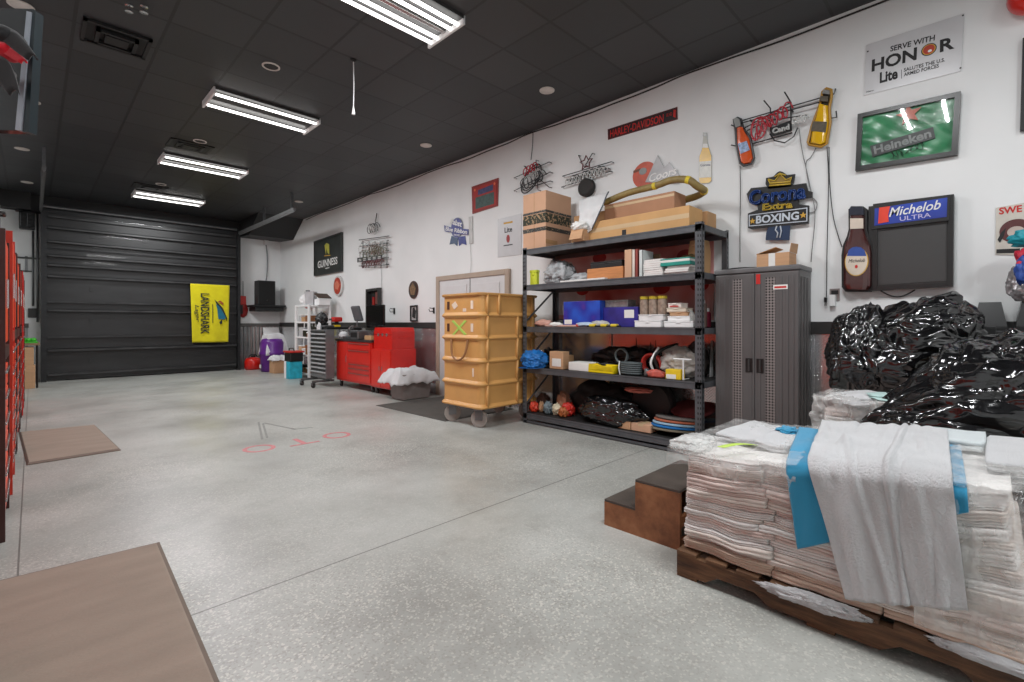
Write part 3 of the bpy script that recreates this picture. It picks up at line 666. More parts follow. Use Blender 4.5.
for k_, (dx, px) in enumerate(((.0, 0), (.09, 1), (.17, 2))):
    t = thing('broom', ('pale pole leaning at the back right corner, left one', 'grey pole leaning at the back right corner, middle one', 'thin pole leaning at the back right corner, right one')[k_], 'broom', (4.72 + dx, 12.25 - .1 * k_, 0), group='poles leaning in the corner')
    MB().tube([(0, -.25, .06), (.16 - dx * .4, .05, 1.45 + .06 * k_)], .013, 8).build('handle', (white, greym, chrome)[k_], t)
    MB().box((-.03, -.36, .001), (.04, -.15, .08), .01).build('brush_head', rubber, t)
t = thing('blue_white_carton', 'white and turquoise printed carton on the floor before the white shelves', 'box', (4.18, 11.15, .001))
MB().box((-.14, -.13, 0), (.14, .15, .38), .006).build('body', M('turquoise_print', (40, 168, 192), .5, var=.25, scale=10), t)
MB().box((-.143, .07, 0), (.143, .20, .383), .006).build('white_side', white, t)
t = thing('storage_tub', 'black lidded tub with red rim stacked on the turquoise carton', 'tub', (4.19, 11.17, .386))
MB().box((-.15, -.17, 0), (.15, .17, .2), .03).build('tub', black, t); MB().box((-.17, -.19, .2), (.17, .19, .235), .012).build('lid', M('red_lid', (196, 44, 36), .4), t)
MB().tube(bez([(-.05, -.15, .235), (-.05, -.1, .29), (-.05, .1, .29), (-.05, .15, .235)]), .012, 6).build('handle', black, t)
# white shelving unit
SX0, SX1, SY0, SY1 = 4.42, 4.90, 10.9, 11.65
t = thing('shelving_unit', 'white plastic shelving unit crowded with small goods', 'shelf', ((SX0 + SX1) / 2, (SY0 + SY1) / 2, 0)); hx, hy = (SX1 - SX0) / 2, (SY1 - SY0) / 2
for sx in (-1, 1):
    for sy in (-1, 1): MB().box((sx * hx - .025, sy * hy - .025, 0), (sx * hx + .025, sy * hy + .025, 1.67), .008).build('post', white, t)
SL = [.10, .52, .93, 1.28, 1.66]
for z in SL: MB().box((-hx - .01, -hy - .01, z - .035), (hx + .01, hy + .01, z), .006).build('shelf', white, t)
rnd = random.Random(3)
cols = [('tan', cardb2), ('white', white), ('black', black), ('tan', cardb), ('brown', M('brown_box', (132, 86, 54), .8)), ('grey', M('light_grey_plastic', (188, 188, 190), .5))]
names = ['bottom', 'second', 'middle', 'fourth']
for li, z in enumerate(SL[:4]):
    y = SY0 + .08; k_ = 0
    while y < SY1 - .12:
        wd = rnd.uniform(.13, .24); wd = min(wd, SY1 - .06 - y); cn, cm = cols[rnd.randrange(6)]; h = rnd.uniform(.10, .24)
        t2 = thing('stored_box', f'{cn} box, {["first","second","third","fourth","fifth","sixth"][k_]} from the near end of the {names[li]} white shelf', 'box', (SX0 + .14, y + wd / 2, z + .001), group='goods on the white shelving unit')
        MB().box((-.11, -wd / 2 + .008, 0), (.16, wd / 2 - .008, h), .008).build('body', cm, t2); MB().box((-.115, -wd / 2 + .004, h - .02), (.165, wd / 2 - .004, h + .004), .004).build('lid', cm if rnd.random() < .5 else white, t2)
        y += wd; k_ += 1
t = thing('plastic_bin', 'tall translucent white bin on top of the white shelves', 'bin', (4.60, 11.24, 1.661)); MB().lathe([(.12, 0), (.15, .30), (.16, .31), (.15, .32), (.14, .31), (.11, .02)], (0, 0, 0), 4).build('body', M('light_grey_plastic', (188, 188, 190), .5), t)
blob(MB(), (4.60, 11.52, 1.79), (.14, .11, .14), 4, .2, crease=.08, sub=4, flat=1.661).build('bag_', white, None, smooth=True); o = bpy.data.objects['bag_']; o.name = 'plastic_bag'; tag(o, 'crumpled white plastic bag on top of the white shelves', 'bag')
t = carton('storage_box', 'white box with brown lid on top of the near end of shelves', (4.74, 10.93, 1.661), .26, .26, .14, mat=white, tp=False)
MB().slab([(-.15, -.15, .15), (.15, -.15, .15), (.17, .15, .26), (-.13, .15, .26)], .02).build('lid', M('dark_brown_lid', (74, 58, 48), .6), t)
t = thing('wall_bottle', 'red fire bottle hung on the wall behind the shelves', 'fire extinguisher', (XW - .09, 12.3, 1.62)); MB().lathe([(.05, 0), (.08, .03), (.08, .26), (.05, .33), (.025, .36), (.02, .42)], (0, 0, 0), 20).build('cylinder', red, t, smooth=True)
MB().box((-.05, -.02, .42), (.05, .02, .46), .008).build('valve', black, t); MB().box((-.09, -.05, .1), (-.078, .05, .22), .004).build('label', paper, t); MB().box((.075, -.03, .1), (.089, .03, .3)).build('wall_bracket', black, t)
# rolling parts drawer tower with T feet
t = thing('parts_cabinet', 'grey small parts drawer tower on long wheeled feet', 'drawer cabinet', (4.12, 9.44, 0))
MB().box((-.11, -.35, .17), (.06, .35, 1.12), .006).build('body', M('mid_grey_metal', (118, 120, 122), .4, .4), t)
dm = M('light_drawer', (168, 172, 174), .4)
for i in range(10):
    for j_ in range(2):
        d = MB().box((-.13, -.34 + j_ * .345, .27 + i * .083), (-.11, -.005 + j_ * .345, .27 + i * .083 + .03), .004).build('drawer', dm, t)
        MB().box((-.118, -.33 + j_ * .345, .27 + i * .083 + .032), (-.11, -.015 + j_ * .345, .27 + i * .083 + .074)).build('bin_opening', M('bin_dark', (40, 42, 44), .5), d)
for y in (-.22, .33):
    MB().box((-.32, y - .02, .10), (.11, y + .02, .14), .006).build('foot', greym, t); caster('caster', t, -.30, y, .045, .10, .4)
MB().box((-.02, -.33, .12), (.02, .33, .18)).build('cross_bar', greym, t)
bench = thing('bench_top', 'black worktop slab above the drawer tower with gear on it', 'worktop', (4.34, 9.6, 1.121)); MB().box((-.24, -.36, 0), (.26, .42, .05), .008).build('slab', black, bench); MB().box((-.26, -.30, .05), (-.06, .05, .085), .01).build('tray', greym, bench)
tag(blob(MB(), (4.2, 9.72, 1.31), (.11, .13, .15), 7, .3, sub=4, flat=1.172).build('black_bag', black, None, smooth=True), 'black padded bag on the worktop over the drawer tower', 'bag')
t = thing('tool_case', 'red power tool with black grip standing on the worktop', 'power tool', (4.38, 9.42, 1.172)); MB().box((-.1, -.06, .10), (.1, .06, .20), .03).build('motor', red, t); MB().box((-.03, -.03, .03), (.03, .03, .11), .01).build('grip', black, t); MB().box((-.06, -.05, 0), (.06, .05, .04), .008).build('battery', M('yellow_plastic', (232, 196, 30), .4), t)
MB().cyl((-.16, 0, .15), (-.1, 0, .15), .018, 12).build('chuck', greym, t)
tag(blob(MB(), (4.17, 9.50, 1.10), (.045, .05, .17), 3, .25, sub=3).build('hanging_rag', towel_w, None, smooth=True), 'white rag hanging off the black worktop edge', 'cloth').location.x -= .115
# red workbench
def red_unit(t, x0, x1, y0, y1, z0, z1): MB().box((x0, y0, z0), (x1, y1, z1), .01).build('body', red, t)
redd = M('red_drawer', (212, 40, 28), .3, coat=.3, var=.05)
t = thing('rolling_workbench', 'long red rolling workbench with drawers and dark top', 'workbench', (4.55, 8.52, 0))
red_unit(t, -.27, .27, -.70, .69, .13, .90)
MB().box((-.29, -.72, .90), (.28, .71, .94), .006).build('worktop', M('dark_steel_top', (70, 68, 68), .35, .5), t)
d = MB().box((-.285, .22, .17), (-.27, .66, .88), .006).build('door', redd, t); MB().box((-.292, .24, .5), (-.285, .26, .62)).build('handle', chrome, d)
for z0, z1 in ((.76, .88), (.50, .745), (.42, .49), (.33, .41), (.17, .32)):
    d = MB().box((-.285, -.67, z0), (-.27, .20, z1), .005).build('drawer', redd, t); MB().box((-.300, -.62, z1 - .025), (-.285, .15, z1 - .01), .003).build('handle', M('handle_grey', (150, 110, 104), .3, .6), d)
for x in (-.2, .2):
    for y in (-.62, .62): caster('caster', t, x, y, .05, .13)
# things on the workbench
t = thing('radio', 'grey boxy machine with a slanted face on the workbench', 'machine', (4.40, 8.45, .942))
MB().box((-.14, -.16, 0), (.14, .16, .17), .02).build('body', greym, t); MB().box((-.145, -.12, .04), (-.138, .12, .13), .004).build('display', black, t)
t = thing('chop_saw', 'small black and silver bench machine at the far end of the workbench', 'power tool', (4.46, 8.86, .942))
MB().box((-.16, -.14, 0), (.14, .14, .05), .01).build('base', greym, t); MB().lathe([(.03, -.02), (.11, -.02), (.11, .02), (.03, .02)], (0, 0, .15), 24, 'Y').build('disc', chrome, t); MB().box((-.05, -.08, .12), (.14, .08, .22), .02).build('motor', black, t)
t = thing('small_carton', 'low tan parts tray with cups on the workbench', 'tray', (4.37, 7.98, .942)); MB().box((-.08, -.12, 0), (.08, .12, .08), .006).build('tray', cardb2, t); MB().cyl((0, -.04, .08), (0, -.04, .15), .03).cyl((0, .06, .08), (0, .06, .14), .025).build('cup', greym, t)
t = thing('monitor', 'black flat screen standing on the red workbench', 'monitor', (4.66, 8.36, .942)); MB().box((-.02, -.33, .26), (.02, .33, .65), .01).build('screen', M('screen_black', (12, 12, 13), .2), t)
MB().box((-.1, -.12, 0), (.1, .12, .015), .004).build('foot', black, t); MB().box((-.005, -.03, .01), (.02, .03, .28)).build('neck', black, t)
t = thing('work_lamp', 'grey ribbed flood heater tilted back on a stand behind the workbench', 'work lamp', (4.66, 9.10, .942))
MB().box((-.035, -.15, -.16), (.035, .15, .16), .03, Matrix.Rotation(-.3, 3, 'Y')).build('head', M('slate_grey', (96, 98, 102), .5), t).location = (0, 0, .50)
MB().tube([(0, 0, 0), (0, 0, .36)], .015, 8).box((-.1, -.1, 0), (.1, .1, .02), .005).build('stand', greym, t)
tag(blob(MB(), (4.36, 9.08, 1.01), (.08, .12, .07), 12, .2, crease=.06, sub=4, flat=.942).build('shop_rag', towel_w, None, smooth=True), 'crumpled white rag under the tilted flood lamp', 'cloth')
# red two-tier tool chest
t = thing('rolling_tool_cabinet', 'red rolling tool cabinet with two doors under a top chest', 'tool cabinet', (4.52, 7.47, 0))
red_unit(t, -.25, .25, -.32, .32, .12, .80)
for y0, y1 in ((-.31, -.005), (.005, .31)):
    d = MB().box((-.262, y0, .15), (-.25, y1, .78), .006).build('door', redd, t); MB().box((-.268, (-.05 if y0 < 0 else .035), .42), (-.262, (-.035 if y0 < 0 else .05), .50)).build('handle', chrome, d)
for x in (-.18, .18):
    for y in (-.26, .26): caster('caster', t, x, y, .045, .12)
t = thing('top_chest', 'red slope topped chest standing on the rolling tool cabinet', 'tool chest', (4.53, 7.47, .801))
mb = MB(); mb._add([(x, y * s_, z) for z, s_ in ((0, 1), (.30, 1), (.37, .88)) for x, y in ((-.23, -.30), (.22, -.30), (.22, .30), (-.23, .30))], [[0, 3, 2, 1], [8, 9, 10, 11]] + [[a + i, a + (i + 1) % 4, a + 4 + (i + 1) % 4, a + 4 + i] for a in (0, 4) for i in range(4)]); mb.build('body', red, t)
MB().box((-.234, -.295, .245), (.225, .295, .25)).build('lid_seam', dkred, t)
for y in (-.14, 0, .14): MB().box((-.242, y - .022, .22), (-.23, y + .022, .27), .003).build('latch', chrome, t)
MB().tube([(-.10, -.305, .2), (-.10, -.33, .2), (.10, -.33, .2), (.10, -.305, .2)], .008, 6).build('side_handle', red, t)
# grey tub with a white sheet
t = thing('storage_bin', 'grey plastic tub on the floor in front of the red cabinet', 'bin', (4.47, 6.86, .0145))
gm = M('tub_grey', (134, 128, 126), .5)
mb = MB()
def ringq(x, y, z, n=7, r=.06):
    out = []
    for cx, cy, a0 in ((x - r, y - r, 0), (-x + r, y - r, 90), (-x + r, -y + r, 180), (x - r, -y + r, 270)):
        for i in range(n): a = math.radians(a0 + 90 * i / (n - 1)); out.append((cx + r * math.cos(a), cy + r * math.sin(a), z))
    return out
R_ = [ringq(.27, .19, 0), ringq(.29, .205, .20), ringq(.305, .215, .38), ringq(.33, .235, .385), ringq(.33, .235, .405), ringq(.29, .20, .405), ringq(.26, .18, .03)]
nn = len(R_[0]); mb._add([p for r in R_ for p in r], [list(range(nn))[::-1], list(range(6 * nn, 7 * nn))] + [[a * nn + i, a * nn + (i + 1) % nn, (a + 1) * nn + (i + 1) % nn, (a + 1) * nn + i] for a in range(6) for i in range(nn)])
mb.build('tub', gm, t)
drape('white_sheet', 'rumpled white sheet hanging over the grey tub', 'cloth', (4.42, 6.86, .49), .46, .34, .22, 14, towel_w, fold=.06)

# ================================================================ orange moulded truck
BX0, BX1, BY0, BY1, BZ0, BZ1 = 3.70, 4.72, 4.22, 5.00, .235, 1.605
org = M('ochre_plastic', (208, 156, 92), .42, var=.05, scale=5, bump=.05)
t = thing('laundry_cart', 'tall ochre moulded plastic cart with five ribbed tiers on wheels', 'cart', ((BX0 + BX1) / 2, (BY0 + BY1) / 2, 0))
hx, hy = (BX1 - BX0) / 2, (BY1 - BY0) / 2
def rr(x, y, z, r=.075): return ringq(x, y, z, 7, r)
lv = []; H5 = (BZ1 - BZ0) / 5
for i in range(5):
    z = BZ0 + i * H5; lv += [(0, z + .012), (0, z + .028), (-.016, z + .05), (-.016, z + H5 - .02), (-.0, z + H5)]
lv.append((.012, BZ1)); lv.insert(0, (-.02, BZ0))
R_ = [rr(hx + d_, hy + d_, z) for d_, z in lv] + [rr(hx - .05, hy - .05, BZ1), rr(hx - .07, hy - .07, BZ0 + .1)]
nn = len(R_[0]); mb = MB(); mb._add([p for r in R_ for p in r], [list(range(nn))[::-1], list(range((len(R_) - 1) * nn, len(R_) * nn))] + [[a * nn + i, a * nn + (i + 1) % nn, (a + 1) * nn + (i + 1) % nn, (a + 1) * nn + i] for a in range(len(R_) - 1) for i in range(nn)])
mb.build('moulded_body', org, t)
for i in range(6):
    z = BZ0 + i * H5 + .012; e = .012
    MB().tube(rr(hx - .006, hy - .006, z if i < 5 else BZ1 - .01), .018, 8, closed=True).build('rib', org, t, smooth=True)
def vrib(x, y, z0, z1):
    MB().tube([(x, y, z0), (x, y, z1)], .02, 8).build('upright_rib', org, t, smooth=True)
for i in range(5):
    z0 = BZ0 + i * H5; z1 = z0 + H5
    vrib(-hx + .115, -hy + .008, z0, z1)
    vrib(-hx + (.62 if i != 4 else .30), -hy + .006, z0, z1); vrib(hx - .12, -hy + .006, z0, z1)
slot = M('slot_dark', (74, 34, 16), .6); sticker = M('sticker_cream', (226, 208, 190), .6)
def onb(name, pts, m, z=.0): # marks on the -X face: (y offset from centre, z)
    mb = MB(); mb.xf = Matrix(((0, 0, -1, -hx + .017), (-1, 0, 0, 0), (0, 1, 0, 0), (0, 0, 0, 1))); mb.prism([(-y, zz_) for y, zz_ in pts][::1], 0.001, .006 + z); return mb.build(name, m, t)
def rect(y, z, wy, wz): return [(y - wy, z - wz), (y + wy, z - wz), (y + wy, z + wz), (y - wy, z + wz)]
z5, z4 = BZ0 + 4.5 * H5, BZ0 + 3.5 * H5
onb('hand_slot', rect(.24, z5, .022, .05), slot); onb('hand_slot', rect(-.22, z5, .022, .05), sticker); onb('hand_slot', rect(.24, z4, .022, .05), slot); onb('hand_slot', rect(-.22, z4, .022, .05), sticker)
onb('sticker', [(.12, z5 - .05), (.05, z5 - .01), (.10, z5 + .05), (.17, z5 + .01)], sticker); onb('sticker', rect(-.08, z5 - .06, .03, .02), sticker)
gt = M('green_tape', (170, 208, 96), .5)
onb('green_cross', [(.16, z4 - .09), (.12, z4 - .09), (-.12, z4 + .08), (-.08, z4 + .09)], gt); onb('green_cross', [(.13, z4 + .09), (.17, z4 + .08), (-.08, z4 - .09), (-.12, z4 - .08)], gt, .002)
onb('sticker', rect(-.24, BZ0 + 1.55 * H5, .012, .05), sticker)
MB().tube(bez([(-hx - .0, .16, BZ0 + 2.95 * H5), (-hx - .02, .12, BZ0 + 2.3 * H5), (-hx - .03, 0, BZ0 + 2.05 * H5), (-hx - .02, -.12, BZ0 + 2.3 * H5), (-hx, -.16, BZ0 + 2.95 * H5)]), .013, 8).build('rope_handle', M('rope_tan', (150, 108, 72), .9), t, smooth=True)
wh_t = M('wheel_grey', (150, 142, 136), .5)
for x, y, r_ in ((-hx + .09, -hy + .12, .5), (-hx + .09, hy - .14, .9), (hx - .12, -hy + .12, .2), (hx - .12, hy - .14, .2)):
    c = MB().box((-.035, -.045, .09), (-.025, .045, .2)).box((.025, -.045, .09), (.035, .045, .2)).box((-.06, -.06, .205), (.06, .06, .234)).box((-.035, -.045, .19), (.035, .045, .206)).build('caster_fork', greym, t)
    c.location = (x, y, 0); c.rotation_euler = (0, 0, r_)
    MB().lathe([(.03, -.02), (.08, -.02), (.085, -.023), (.103, -.02), (.105, 0), (.103, .02), (.085, .023), (.08, .02), (.03, .02)], (0, 0, .106), 28, 'X').build('wheel', wh_t, c, smooth=False)

# ================================================================ black storage rack
RX0, RX1, RY0, RY1, RH = 4.37, 5.00, 1.89, 4.18, 2.19
rk = M('rack_charcoal', (86, 88, 92), .42, .2, var=.15, scale=10); rkd = M('rack_board', (38, 37, 37), .6)
hole = M('keyhole_dark', (15, 15, 15), .7)
t = thing('storage_rack', 'tall charcoal steel five shelf rack loaded with boxes and supplies', 'rack', ((RX0 + RX1) / 2, (RY0 + RY1) / 2, 0)); rack = t
hx, hy = (RX1 - RX0) / 2, (RY1 - RY0) / 2
for sx in (-1, 1):
    for sy in (-1, 1):
        x, y = sx * hx, sy * hy
        p_ = MB().box((min(x, x - sx * .004), min(y, y - sy * .068), 0), (max(x, x - sx * .004), max(y, y - sy * .068), RH)).box((min(x, x - sx * .05), min(y, y - sy * .004), 0), (max(x, x - sx * .05), max(y, y - sy * .004), RH)).build('post', rk, t)
        mb = MB(); z = .06
        while z < RH - .03:
            for dy in (.015, .038): mb.box((x + sx * .0005 - .001, y - sy * dy - .005, z - .011), (x + sx * .0005 + .001, y - sy * dy + .005, z + .011))
            mb.box((x - sx * .025 - .005, y + sy * .0005 - .001, z - .011), (x - sx * .025 + .005, y + sy * .0005 + .001, z + .011))
            z += .05
        mb.build('keyholes', hole, p_)
RS = [.125, .70, 1.205, 1.725, 2.17]
for i, z in enumerate(RS):
    s = MB().box((-hx + .03, -hy + .01, z - .018), (hx - .01, hy - .01, z - .003)).build('shelf_board', rkd, t)
    for sx in (-1, 1): MB().box((sx * hx - (.0 if sx < 0 else .03), -hy + .004, z - .07), (sx * hx + (.03 if sx < 0 else 0), hy - .004, z - .012), .004).box((sx * hx - (.0 if sx < 0 else .012), -hy + .004, z - .02), (sx * hx + (.012 if sx < 0 else 0), hy - .004, z)).build('beam', rk, s)
    for sy in (-1, 1): MB().box((-hx + .01, sy * hy - (.0 if sy < 0 else .03), z - .06), (hx - .01, sy * hy + (.03 if sy < 0 else 0), z - .003)).build('end_beam', rk, s)
MB().box((-hx, -hy + .02, .01), (-hx + .03, hy - .02, .035)).build('floor_rail', rk, t)
for z0, z1 in ((.2, .65), (.72, 1.18), (1.25, 1.68)):
    MB().tube([(-hx + .03, hy - .003, z0), (hx - .03, hy - .003, z1)], .012, 6).build('brace', rk, t)
SS = [z + .0012 for z in RS]
def yz(px, py, X): p = P(px, py, X=X); return p.y, p.z
def sbox(fn, lab, kind_, pl, pr, pt, lev, Xf, dep, z0=None, **k):
    """a box on a rack shelf, its front in the plane X=Xf"""
    zb = SS[lev] if z0 is None else z0; m = ((pl + pr) / 2)
    y1, y0 = P(pl, pt, X=Xf).y, P(pr, pt, X=Xf).y; z1 = P(m, pt, X=Xf).z
    k.pop('cat', None); o = fn(lab, Vector((Xf + dep / 2, (y0 + y1) / 2, zb)), dep, y1 - y0, max(.012, z1 - zb), **k)
    if kind_ and o: o['category'] = kind_
    return o
def crt(lab, c, sx, sy, sz, name='cardboard_box', mat=None, **k): return carton(name, lab, c, sx, sy, sz, mat=mat, **k)
def tub(lab, c, sx, sy, sz, mat=None, lidm=None, name='plastic_case', cat='case', lab2=None):
    t = thing(name, lab, cat, c); m = mat or white
    MB().box((-sx / 2 + .004, -sy / 2 + .004, 0), (sx / 2 - .004, sy / 2 - .004, sz * .82), .008).build('base', m, t)
    MB().box((-sx / 2, -sy / 2, sz * .82), (sx / 2, sy / 2, sz), .006).build('lid', lidm or m, t)
    MB().box((-sx / 2 - .004, -.02, sz * .65), (-sx / 2 + .004, .02, sz * .9), .002).build('latch', lidm or m, t)
    return t
def stack_sheets(lab, c, sx, sy, sz, n=7, mats=None, name='magazine', group=None, cat='magazine', labs=None):
    rr_ = random.Random(int(c.y * 1000)); mats = mats or [paper]; th = sz / n; o = []
    for i in range(n):
        t = thing(name, f'{lab}, {["lowest", "second", "third", "fourth", "fifth", "sixth", "seventh", "eighth", "ninth"][i]} from the shelf', cat, c + Vector((rr_.uniform(-.008, .008), rr_.uniform(-.012, .012), i * th)), rr_.uniform(-.03, .03), group)
        MB().box((-sx / 2 + .002, -sy / 2 + .002, .0015), (sx / 2 - .002, sy / 2 - .002, th - .0015)).build('pages', paper, t)
        MB().box((-sx / 2, -sy / 2, 0), (sx / 2, sy / 2, .0012)).box((-sx / 2, -sy / 2, th - .0012), (sx / 2, sy / 2, th)).build('cover', mats[i % len(mats)], t)
# --- top shelf
bandm = N('printed_band'); bandm.l(bandm.ramp(bandm.noise(38, 2), [(.52, lin((52, 56, 44))), (.60, lin((170, 140, 108)))]), bandm.b.inputs['Base Color']); bandm.b.inputs['Roughness'].default_value = .8; bandm = bandm.m
band2 = N('printed_strip'); band2.l(band2.ramp(band2.noise(60, 1), [(.60, lin((46, 46, 42))), (.64, lin((150, 130, 104)))]), band2.b.inputs['Base Color']); band2 = band2.m
X0b, Y0b = 4.42, 3.84
t = carton('moving_box', 'tall brown carton with dark printed bands on the top shelf end', (X0b + .25, Y0b + .19, SS[4]), .50, .38, .70, mat=M('cardboard_pink', (206, 164, 134), .85, var=.06, scale=3), tp=False, stripes=[(.62, .66, band2), (.44, .61, bandm), (.30, .37, band2)])
MB().box((-.2515, -.003, 0), (-.25, .003, .70)).box((-.25, -.1915, .05), (-.03, -.19, .10)).build('box_seam', cardb2, t)
t = carton('long_box', 'long low cardboard box along the front of the top shelf', (4.60, 2.76, SS[4]), .30, 1.42, .21, mat=M('cardboard_gold', (204, 160, 108), .8, var=.08, scale=4), tp=False)
MB().box((-.1512, -.71, .09), (-.15, .71, .135)).build('tape', tape, t)
MB().box((-.1515, -.02, .0), (-.15, .03, .07)).build('black_mark', blktext, t)
t = carton('long_box', 'dull brown box stacked on the long low box', (4.74, 2.70, SS[4] + .212), .26, .84, .21, mat=M('cardboard_dull', (178, 134, 104), .85, var=.08, scale=4), tp=False)
MB().box((-.1312, -.42, .16), (-.13, .42, .185)).build('tape', tape, t)
t = carton('long_box', 'flat carton behind the white cloth on the top shelf', (4.80, 3.36, SS[4] + .212), .30, .46, .16, mat=cardb2)
t = carton('long_box', 'flat brown box lying behind the long box, rear of the top shelf', (4.88, 2.66, SS[4]), .22, 1.30, .20, mat=cardb2)
# small open carton with crumpled paper at the edge
sm = P(575, 254, X=4.30)
t = carton('small_carton', 'little open carton hanging over the top shelf edge', (4.40, sm.y, SS[4]), .12, .17, .13, flaps=False, tp=False, mat=cardb); 
MB().slab([(-.06, -.085, .13), (-.10, -.085, .02), (-.10, .085, .02), (-.06, .085, .13)], .004).build('front_flap', cardb, t)
tag(blob(MB(), (4.40, sm.y, SS[4] + .17), (.09, .11, .06), 21, .3, crease=.1, sub=4, flat=SS[4] + .131).build('crumpled_paper', paper, None, smooth=True), 'crumpled white paper in the little carton', 'paper')
# olive foam tubes
om = M('olive_wrap', (142, 122, 72), .55, var=.25, scale=12, bump=.3, bscale=30)
def tp_(px, py, X): return P(px, py, X=X)
a0 = [tp_(604, 203, 4.62), tp_(628, 193, 4.62), tp_(655, 186, 4.60), tp_(672, 180, 4.58), tp_(688, 180, 4.56), tp_(697, 186, 4.62), tp_(704, 191, 4.74), tp_(697, 196, 4.86), tp_(684, 200, 4.9)]
t = thing('wrapped_pipe', 'bent olive wrapped pipe lying across the top boxes', 'pipe', a0[0]); MB().tube([p - a0[0] for p in bez(a0, 5)], .036, 12).build('pipe', om, t, smooth=True)
ym = M('yellow_tape', (214, 190, 52), .5)
for i in (2, 4, 6):
    q = a0[i] - a0[0]; r = (a0[i + 1] - a0[i - 1]).normalized() * .018; MB().cyl(q - r, q + r, .0385, 14).build('tape_band', ym, t)
# white cloth with dark edge
whc = cloth('white_canvas', (224, 224, 224), terry=.1)
def shelf_cloth(u, v):
    p = P(579 + 30 * u * (1 - .55 * v), 200 - 8 * u + 40 * v - 3 * v * u, X=4.60 - .17 * min(1, v * 3) - .01 * v); return p + Vector((.0 + .02 * noise.noise(Vector((u * 4, v * 4, 0))), 0, 0))
tag(MB().grid(shelf_cloth, 20, 24).build('white_cloth', whc, None, smooth=True, solid=.006), 'white canvas cloth hanging over the boxes on the top shelf', 'cloth')
e_ = [shelf_cloth(1, v / 10) for v in range(11)]
(MB().tube([p + Vector((-.008, 0, 0)) for p in e_], .008, 6).build('edge_piping', M('slate_cord', (92, 98, 104), .7), bpy.data.objects['white_cloth'], smooth=True))
# --- second shelf
gb = film('grey_film', (186, 186, 188), .8); gpl = M('grey_bag', (168, 170, 172), .35, var=.2, scale=12, bump=.6, bscale=18, bdist=.02)
tag(blob(MB(), (4.62, 3.78, 1.84), (.17, .20, .17), 31, .3, crease=.12, sub=5, flat=SS[3]).build('plastic_bag', gpl, None, smooth=True), 'crumpled grey plastic bag at the left end of second shelf', 'bag')
tag(blob(MB(), (4.60, 3.42, 1.77), (.12, .16, .07), 33, .3, crease=.12, sub=4, flat=SS[3]).build('plastic_bag', gpl, None, smooth=True), 'low grey plastic wrap beside the big grey bag', 'bag')
sbox(tub, 'lime green small box at the far left of the second shelf', 'box', 529.5, 536.5, 270, 3, 4.42, .06, mat=M('lime', (206, 216, 60), .5), name='small_box', cat='box')
sbox(crt, 'orange brown wooden crate box on the second shelf', 'box', 587, 623, 267.5, 3, 4.46, .3, name='wooden_crate', mat=M('orange_wood', (196, 130, 78), .6, var=.12, stretch=(1, 1, 10)), tp=False, label_face=None)
sbox(tub, 'flat black case resting on the orange crate box', 'case', 590, 622, 261, 3, 4.48, .26, z0=P(606, 267.5, X=4.46).z + .0015, mat=black)
t = thing('shelf_tray', 'white flat tray edge at the front of the second shelf', 'tray', (4.46, 3.28, SS[3])); MB().box((-.06, -.30, 0), (.04, .32, .02), .004).build('tray', paper, t)
sbox(crt, 'narrow upright tan carton right of the orange crate', 'box', 624.5, 631.5, 249.5, 3, 4.44, .28, mat=M('cardboard_pink', (206, 164, 134), .85), tp=False)
def book(lab, c, sx, sy, sz, mat=None):
    t = thing('book', lab, 'book', c, group='upright books on the second shelf'); MB().box((-sx / 2, -sy / 2, 0), (sx / 2, -sy / 2 + .004, sz)).box((-sx / 2, sy / 2 - .004, 0), (sx / 2, sy / 2, sz)).box((-sx / 2, -sy / 2, 0), (-sx / 2 + .004, sy / 2, sz)).build('cover', mat, t); MB().box((-sx / 2 + .004, -sy / 2 + .004, .003), (sx / 2 - .004, sy / 2 - .004, sz - .004)).build('pages', paper, t); return t
sbox(book, 'white spined upright book on the second shelf', '', 632, 635, 249.5, 3, 4.44, .2, mat=M('cream_cover', (220, 206, 194), .6))
sbox(book, 'dark red spined upright book on the second shelf', '', 635, 638, 249, 3, 4.44, .2, mat=M('maroon_cover', (140, 62, 52), .6))
sbox(book, 'grey white binder standing beside the magazine stack', '', 639, 642.5, 250, 3, 4.43, .22, mat=M('pale_cover', (204, 210, 208), .6))
t = thing('picture_card', 'small blue and brown picture card leaning behind the magazines', 'picture', (4.72, 2.62, SS[3])); MB().box((-.008, -.13, 0), (.008, .12, .26), .003).build('card', M('brown_card', (150, 118, 88), .6), t); MB().box((-.011, -.05, .08), (-.008, .09, .22)).build('blue_print', M('blue_card', (52, 78, 130), .5), t)
magc = [M('mag_white', (222, 214, 212), .5), M('mag_pink', (196, 160, 158), .5), M('mag_white', (222, 214, 212), .5), M('mag_grey', (170, 160, 160), .5)]
y1, y0 = P(643, 270, X=4.44).y, P(662, 270, X=4.44).y
stack_sheets('white magazine in the left pile', Vector((4.56, (y0 + y1) / 2, SS[3])), .24, y1 - y0, .17, 8, magc, group='left magazine pile')
y1, y0 = P(665, 270, X=4.44).y, P(689, 270, X=4.44).y
stack_sheets('pale folded paper in the right pile', Vector((4.56, (y0 + y1) / 2, SS[3])), .22, y1 - y0, .085, 4, magc, name='folded_paper', cat='paper', group='right paper pile')
tl = M('teal_cover', (30, 140, 126), .5)
t = thing('binder', 'teal green folder stack lying on the right paper pile', 'folder', (4.56, (y0 + y1) / 2 + .02, SS[3] + .086)); MB().box((-.13, -.16, 0), (.12, .15, .035), .006).build('cover', tl, t); MB().box((-.125, -.15, .035), (.11, .14, .06), .004).build('papers', paper, t); MB().box((-.128, -.155, .06), (.12, .15, .072), .004).build('top_cover', tl, t)
